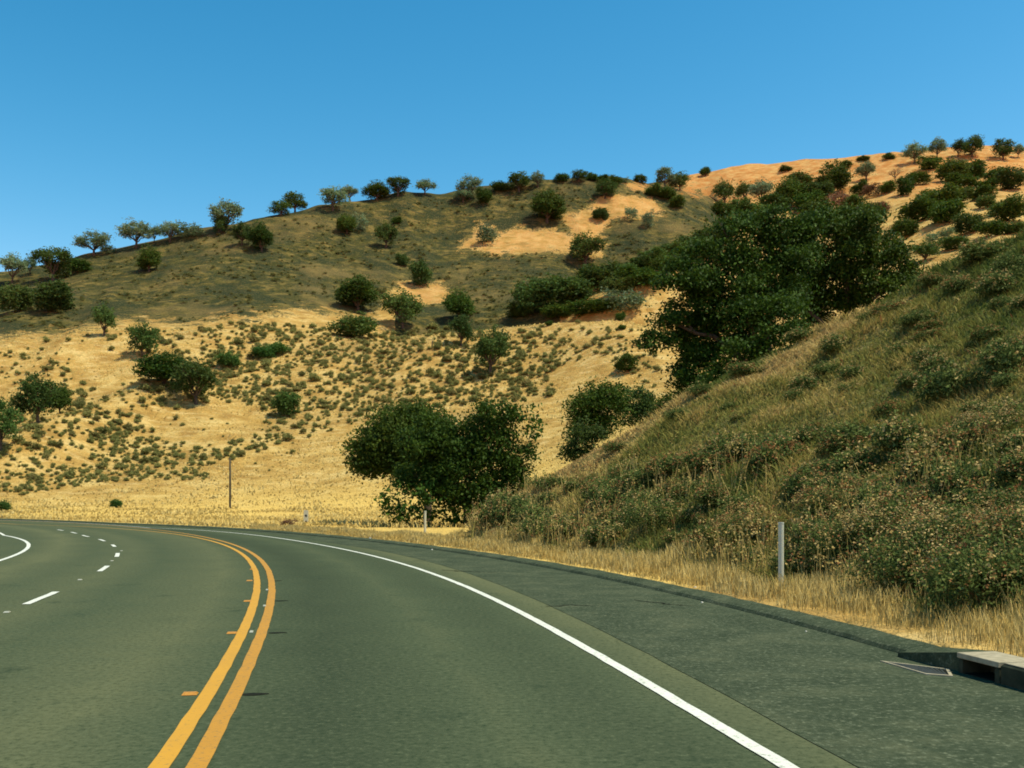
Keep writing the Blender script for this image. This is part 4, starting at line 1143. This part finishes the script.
# ------------------------------------------------------------------ grass
def blades(x, y, z, h, w, lean, az, tint, curve=.35):
    n = len(x)
    base = np.stack([x, y, z], -1)
    side = np.stack([np.cos(az), np.sin(az), 0 * az], -1) * (w / 2)[:, None]
    la = rg.uniform(0, 6.28, n); ld = np.stack([np.cos(la), np.sin(la), 0 * la], -1) * (lean * h)[:, None]
    up = np.array((0, 0, 1.)) * h[:, None]
    m_ = base + up * .55 + ld * .35; tp = base + up * (1 - .12 * lean)[:, None] + ld
    v = np.stack([base - side, base + side, m_ + side * .8, m_ - side * .8, tp + side * .25, tp - side * .25], 1).reshape(-1, 3)
    i = np.arange(n)[:, None] * 6
    q = np.concatenate([i + np.array([[0, 1, 2, 3]]), i + np.array([[3, 2, 4, 5]])], 1).reshape(-1, 4)
    return v, q, np.repeat(tint, 2)


rg = np.random.default_rng(5)
# tall straw along the verge
N = 115000
thv = TH0 + rg.uniform(-.02, .62, N) ; tv = .42 + rg.beta(1.6, 1.4, N) * 2.1
xx = CX + (rdk(thv) + tv) * np.cos(thv); yy = CY + (rdk(thv) + tv) * np.sin(thv)
uu = 512 + F * xx / np.maximum(yy, 1)
clump = fbm(xx * 1.3, yy * 1.3, 71, 3)
keep = (yy > 5) & (uu < 1150) & (uu > 250) & (rg.uniform(0, 1, N) < .75 + clump)
xx, yy, tv, clump = xx[keep], yy[keep], tv[keep], clump[keep]
hh = (.15 + .19 * np.clip(tv / 1.5, 0, 1) + .20 * clump) * rg.uniform(.5, 1.15, len(xx)) * np.clip(.45 + (tv - .4) * 1.4, .3, 1) * np.clip(1.25 - yy / 80, .6, 1)
ww = np.clip(yy * .00055, .005, .03) * rg.uniform(.7, 1.5, len(xx))
v, q, tt = blades(xx, yy, land(xx, yy) - .02, np.maximum(hh, .08), ww, rg.uniform(.02, .42, len(xx)), rg.uniform(-.6, .6, len(xx)), np.clip(.5 + .45 * clump + rg.normal(0, .22, len(xx)), 0, 1))
o = obj('dry_grass', mesh_np('dry_grass', v, q, M['straw'], False, None, dict(tint=tt))); tag(o, 'tall golden dry grass along the right edge of the road', 'grass', None, 'stuff')

# straw beyond the bend, and thin straw over the near hill
N = 60000
uu = rg.uniform(-30, 660, N); dd = np.where(rg.uniform(0, 1, N) < .5, rg.uniform(58, 118, N), rg.uniform(110, 245, N)); xx = (uu - 512) / F * dd; yy = dd
th, r = polar(xx, yy); t = r - rdk(th); zz = land(xx, yy); e, _ = bank(xx, yy)
keep = (t > .6) & ((e < zz - .3) | (t < 3))
xx, yy, zz = xx[keep], yy[keep], zz[keep]
clump = fbm(xx / 6, yy / 6, 72, 3)
k2 = rg.uniform(0, 1, len(xx)) < .6 + clump; xx, yy, zz, clump = xx[k2], yy[k2], zz[k2], clump[k2]
hh = rg.uniform(.12, .38, len(xx)) * (1 + .5 * clump); ww = yy * .0011 * rg.uniform(.7, 1.6, len(xx))
v, q, tt = blades(xx, yy, zz - .03, hh, ww, rg.uniform(.2, .8, len(xx)), rg.uniform(-.8, .8, len(xx)), np.clip(.45 + .4 * clump + rg.normal(0, .16, len(xx)), 0, .9))
o = obj('field_grass', mesh_np('field_grass', v, q, M['straw'], False, None, dict(tint=tt))); tag(o, 'golden dry grass covering the flat and the hill beyond the bend', 'grass', None, 'stuff')

# the bank: olive, green and straw grass that leans downhill
N = 420000
uu = rg.uniform(470, 1090, N); dd = 9 + 84 * rg.uniform(0, 1, N) ** 1.15; xx = (uu - 512) / F * dd; yy = dd
th, r = polar(xx, yy); t = r - rdk(th)
e, _ = bank(xx, yy); ph = np.arctan2(xx, yy); rc = np.interp(ph, EPH, ERC); rho = np.hypot(xx, yy)
keep = (t > 1.7) & (e > 0) & (rho < rc + 9)
xx, yy, t, rho, rc = [a[keep] for a in (xx, yy, t, rho, rc)]
zz = land(xx, yy)
cl = fbm(xx / 3.2, yy / 4.5, 73, 4); cl2 = fbm(xx / 9, yy / 12, 74, 3); cl3 = fbm(xx / 1.1, yy / 1.1, 76, 2)
tint = .40 + .45 * cl + .38 * cl2 + .22 * cl3 + rg.normal(0, .11, len(xx)) + .30 * 1.4 * np.exp(-((rho - rc) / 4.0) ** 2) * (cl2 + cl > -.2) - .02
tint = np.where(rg.uniform(0, 1, len(xx)) < .012, 1.0, np.clip(tint, 0, .93))
hh = (.10 + .30 * vnoise(xx / 1.1, yy / 1.1, 75) ** 1.5) * rg.uniform(.5, 1.3, len(xx))
ww = np.clip(yy * .0012, .014, .09) * rg.uniform(.7, 1.6, len(xx))
v, q, tt = blades(xx, yy, zz - .03, hh, ww, rg.uniform(.2, 1.2, len(xx)), rg.uniform(-1.5, 1.5, len(xx)), tint)
# comb the blades along the slope
o = obj('bank_grass', mesh_np('bank_grass', v, q, M['bank'], False, None, dict(tint=tt))); tag(o, 'mixed olive and straw grass covering the steep roadside bank', 'grass', None, 'stuff')
print('bank blades', len(xx))
N = 9000
thv = TH0 + rg.uniform(-.02, .56, N); tv = 1.7 + rg.uniform(0, 1, N) ** 1.5 * 4.2
xx = CX + (rdk(thv) + tv) * np.cos(thv); yy = CY + (rdk(thv) + tv) * np.sin(thv); uu = 512 + F * xx / np.maximum(yy, 1)
k_ = (yy > 7) & (uu < 1120) & (uu > 470) & (rg.uniform(0, 1, N) < .5 + 1.2 * fbm(xx / 2.2, yy / 2.2, 90, 3)); xx, yy, tv = xx[k_], yy[k_], tv[k_]; n_ = len(xx)
hh = rg.uniform(.45, 1.05, n_); zz = land(xx, yy)
v, q, tt = blades(xx, yy, zz, hh, np.clip(yy * .0008, .008, .04), rg.uniform(.05, .35, n_), rg.uniform(-1, 1, n_), rg.uniform(.5, .92, n_))
tips = v.reshape(-1, 6, 3)[:, 4:].mean(1); c = np.repeat(tips, 5, 0) + rg.normal(size=(n_ * 5, 3)) * np.array((.05, .05, .06))
v2, q2 = leaves(c, .026, rg, .4, .7); t2 = np.repeat(np.where(rg.uniform(0, 1, n_) < .25, 1.0, rg.uniform(.74, .93, n_)), 5)
o = obj('weed_stalks', mesh_np('weed_stalks', np.concatenate([v, v2]), np.concatenate([q, q2 + len(v)]), M['bank'], False, None, dict(tint=np.concatenate([tt, t2])))); tag(o, 'tall straggly pale weed stalks along the foot of the bank', 'weeds', None, 'stuff')

# ------------------------------------------------------------------ flowering shrubs on the bank
def buck_mesh(seed, flower=.3, rust=.2, leaf=.035, nst=190, ncl=300):
    rg = np.random.default_rng(seed)
    bl = [((0, 0, .38), (.40, .40, .42)), ((.25, .1, .3), (.25, .25, .34)), ((-.26, -.1, .32), (.25, .25, .32)), ((0, -.26, .28), (.26, .22, .3))]
    pts, tint = crown_points(bl, ncl, 8, .05, rg, .35, -.5)
    pts[:, 2] = np.abs(pts[:, 2])
    tint = .06 + tint * .56
    v, q = leaves(pts, leaf, rg, 0, .45)
    # flower heads: flat little umbels on the outer shell
    d = rg.normal(size=(nst, 3)); d /= np.linalg.norm(d, axis=1)[:, None]; d[:, 2] = np.abs(d[:, 2])
    b = rg.integers(0, 4, nst); cen = np.array([k[0] for k in bl])[b]; rd = np.array([k[1] for k in bl])[b]
    c = cen + d * rd * rg.uniform(.95, 1.18, (nst, 1))
    c = np.repeat(c, 4, 0) + rg.normal(size=(nst * 4, 3)) * .018
    v2, q2 = leaves(c, leaf * .62, rg, .6, .8)
    t2 = np.repeat(np.where(rg.uniform(0, 1, nst) < rust, 1.0, rg.uniform(.68, .9, nst)), 4)
    kp = np.repeat(rg.uniform(0, 1, nst) < flower, 4)
    v2 = v2.reshape(-1, 4, 3)[kp].reshape(-1, 3); q2 = np.arange(len(v2)).reshape(-1, 4); t2 = t2[kp]
    return mesh_np('flowering_shrub', np.concatenate([v, v2]), np.concatenate([q, q2 + len(v)]), M['buck'], False, None, dict(tint=np.concatenate([tint, t2])))


BK = {'cream': [buck_mesh(600 + i, .75, .10) for i in range(3)], 'rust': [buck_mesh(610 + i, .8, .7) for i in range(3)], 'green': [buck_mesh(620 + i, .16, .2) for i in range(3)]}
BKF = {k: [buck_mesh(700 + 10 * j + i, f, r_, .0165, 800, 620) for i in range(2)] for j, (k, f, r_) in enumerate((('cream', .8, .15), ('rust', .8, .65), ('green', .25, .3)))}


def bank_shrub(kind, u, v, w, h, label, group=None, fine=False, dmin=9):
    _d = np.arange(dmin, 95, .1); x = (u - 512) / F * _d; z = land(x, _d); vv = YH - F * (z - H0) / _d
    ok = vv <= v; k = int(np.argmax(ok)) if ok.any() else int(np.argmin(vv))
    d = _d[k]; ms = (BKF if fine else BK)[kind]
    o = obj('flowering_shrub', ms[int(u + v) % len(ms)], None, (x[k], d, z[k] - .08)); o.rotation_euler = (0, 0, u * 1.7)
    o.scale = (w / F * d, w / F * d, h / F * d); tag(o, label, 'shrub', group); return o


BG = 'flowering shrubs on the roadside bank'
for row in [
    ('green', 985, 618, 150, 105, 'largest dark green flowering shrub at the foot of the bank by the right photo edge'),
    ('cream', 960, 560, 120, 70, 'cream-flowered shrub above the largest dark shrub at the right'),
    ('green', 905, 596, 110, 85, 'dark green shrub at the foot of the bank, left against the largest one'),
    ('cream', 890, 548, 100, 55, 'cream-flowered mound above the dark shrub at the bank foot'),
    ('rust', 1015, 560, 90, 75, 'rusty flowered shrub at the right photo edge above the verge'),
    ('green', 842, 565, 80, 66, 'dark hollow shrub just right of the tall marker post'),
    ('rust', 838, 520, 90, 50, 'rusty brown flowered shrub above right of the tall marker post'),
    ('cream', 808, 565, 44, 60, 'tall cream-flowered stems just right of the tall marker post'),
    ('rust', 745, 545, 76, 44, 'rust-tinted shrub left of the tall marker post'),
    ('green', 650, 535, 70, 50, 'dark green shrub in the middle of the bank foot'),
    ('cream', 606, 545, 46, 30, 'pale cream-headed low shrub at the bank foot near the verge'),
    ('rust', 566, 540, 50, 28, 'rust-topped low shrub at the bank foot toward the bend'),
    ('green', 538, 540, 44, 32, 'green shrub at the bank foot toward the bend'),
    ('green', 520, 520, 40, 30, 'green shrub at the far nose of the bank'),
    ('rust', 500, 530, 32, 34, 'rusty shrub beside the leafy roadside oak'),
    ('green', 850, 450, 52, 36, 'dark green shrub with a hollow, left of two on the upper bank'),
    ('green', 945, 405, 60, 48, 'dark green shrub high on the bank below the crest'),
    ('cream', 990, 440, 66, 42, 'cream speckled shrub high on the bank at right'),
    ('green', 1005, 380, 60, 50, 'green shrub near the bank crest at the right photo edge'),
    ('cream', 800, 395, 20, 12, 'small cream-headed shrub on the upper bank'),
    ('rust', 890, 316, 40, 18, 'rust-brown shrub on the bank crest'),
    ('green', 870, 322, 26, 16, 'small green shrub on the bank crest left of the rust-brown one'),
    ('cream', 985, 262, 60, 26, 'broad yellowish shrub on the bank crest at right'),
    ('green', 1010, 275, 40, 26, 'grey-green shrub on the crest at the right photo edge'),
    ('cream', 800, 340, 30, 16, 'pale shrub on the crest under the huge oak'),
    ('rust', 740, 378, 36, 20, 'brown shrub on the crest below the huge oak trunk'),
    ('green', 700, 396, 26, 18, 'green shrub on the crest below the left limbs of the huge oak'),
    ('cream', 745, 455, 40, 22, 'cream-headed shrub in the middle of the bank face'),
]:
    bank_shrub(row[0], row[1], row[2], row[3], row[4] * 1.2, row[5], group=BG, fine=row[3] > 60)
rg = np.random.default_rng(99)
nb = 0
while nb < 262:
    u = rg.uniform(495, 1040); v = rg.uniform(240, 600)
    if v < np.interp(u, CU, CVv) + 6 or v > np.interp(u, [480, 620, 780, 1040], [535, 550, 572, 612]): continue
    low = v > np.interp(u, [480, 620, 780, 1040], [480, 470, 455, 450])
    if not low and rg.uniform() > .45: continue
    d0 = np.interp(v - np.interp(u, CU, CVv), [0, 60, 250], [1.0, .9, .9])
    size = rg.uniform(14, 36) * (1.35 if low else .8) * (1 + .5 * max(0, (u - 700) / 300))
    kind = rg.choice(['cream', 'rust', 'green'], p=[.36, .36, .28] if low else [.40, .30, .30])
    bank_shrub(kind, u, v, size, size * rg.uniform(.55, .95), {'cream': 'small cream-headed shrub among many on the grassy roadside bank', 'rust': 'small rust-headed shrub among many on the grassy roadside bank', 'green': 'small plain green shrub among many on the grassy roadside bank'}[kind], BG)
    nb += 1


# ------------------------------------------------------------------ light, sky, camera
EL, AZ = R(63), R(104)
sd = np.array((math.cos(EL) * math.sin(AZ), math.cos(EL) * math.cos(AZ), math.sin(EL)))
import mathutils
sun = bpy.data.lights.new('sun', 'SUN'); sun.energy = 4.4; sun.angle = R(.5); sun.color = (1.0, .92, .72)
so = bpy.data.objects.new('sun', sun); so.rotation_euler = mathutils.Vector(sd).to_track_quat('Z', 'Y').to_euler(); so.location = (60, -20, 120); link(so)
w = bpy.data.worlds.new('World'); S.world = w; w.use_nodes = True
nt = w.node_tree; bg = nt.nodes['Background']
sky = nt.nodes.new('ShaderNodeTexSky'); sky.sky_type = 'NISHITA'; sky.sun_disc = False; sky.sun_elevation = EL; sky.sun_rotation = AZ
sky.air_density = 1.0; sky.dust_density = .1; sky.ozone_density = 1.0; sky.altitude = 300
sp = nt.nodes.new('ShaderNodeSeparateColor'); cb = nt.nodes.new('ShaderNodeCombineColor'); nt.links.new(sky.outputs[0], sp.inputs[0])
for k, (pw, sc_) in enumerate(((2.7, .205), (1.3, .95), (1.15, 1.12))):       # deep clear summer blue
    p1 = nt.nodes.new('ShaderNodeMath'); p1.operation = 'POWER'; p1.inputs[1].default_value = pw; nt.links.new(sp.outputs[k], p1.inputs[0])
    p2 = nt.nodes.new('ShaderNodeMath'); p2.operation = 'MULTIPLY'; p2.inputs[1].default_value = sc_; nt.links.new(p1.outputs[0], p2.inputs[0]); nt.links.new(p2.outputs[0], cb.inputs[k])
nt.links.new(cb.outputs[0], bg.inputs[0]); bg.inputs[1].default_value = .10
cam = bpy.data.cameras.new('camera'); cam.sensor_width = 36; cam.lens = 36 * F / 1024; cam.shift_y = (YH - 384) / 1024; cam.clip_end = 6000; cam.clip_start = .1
co = bpy.data.objects.new('camera', cam); co.location = (0, 0, H0); co.rotation_euler = (R(90), 0, 0); link(co); S.camera = co
S.view_settings.view_transform = 'Standard'; S.view_settings.look = 'None'; S.view_settings.exposure = .3; S.view_settings.gamma = 1; S.view_settings.use_curve_mapping = False
S.cycles.filter_width = 1.8; S.cycles.max_bounces = 5; S.cycles.diffuse_bounces = 2; S.cycles.transparent_max_bounces = 4; S.cycles.use_denoising = True
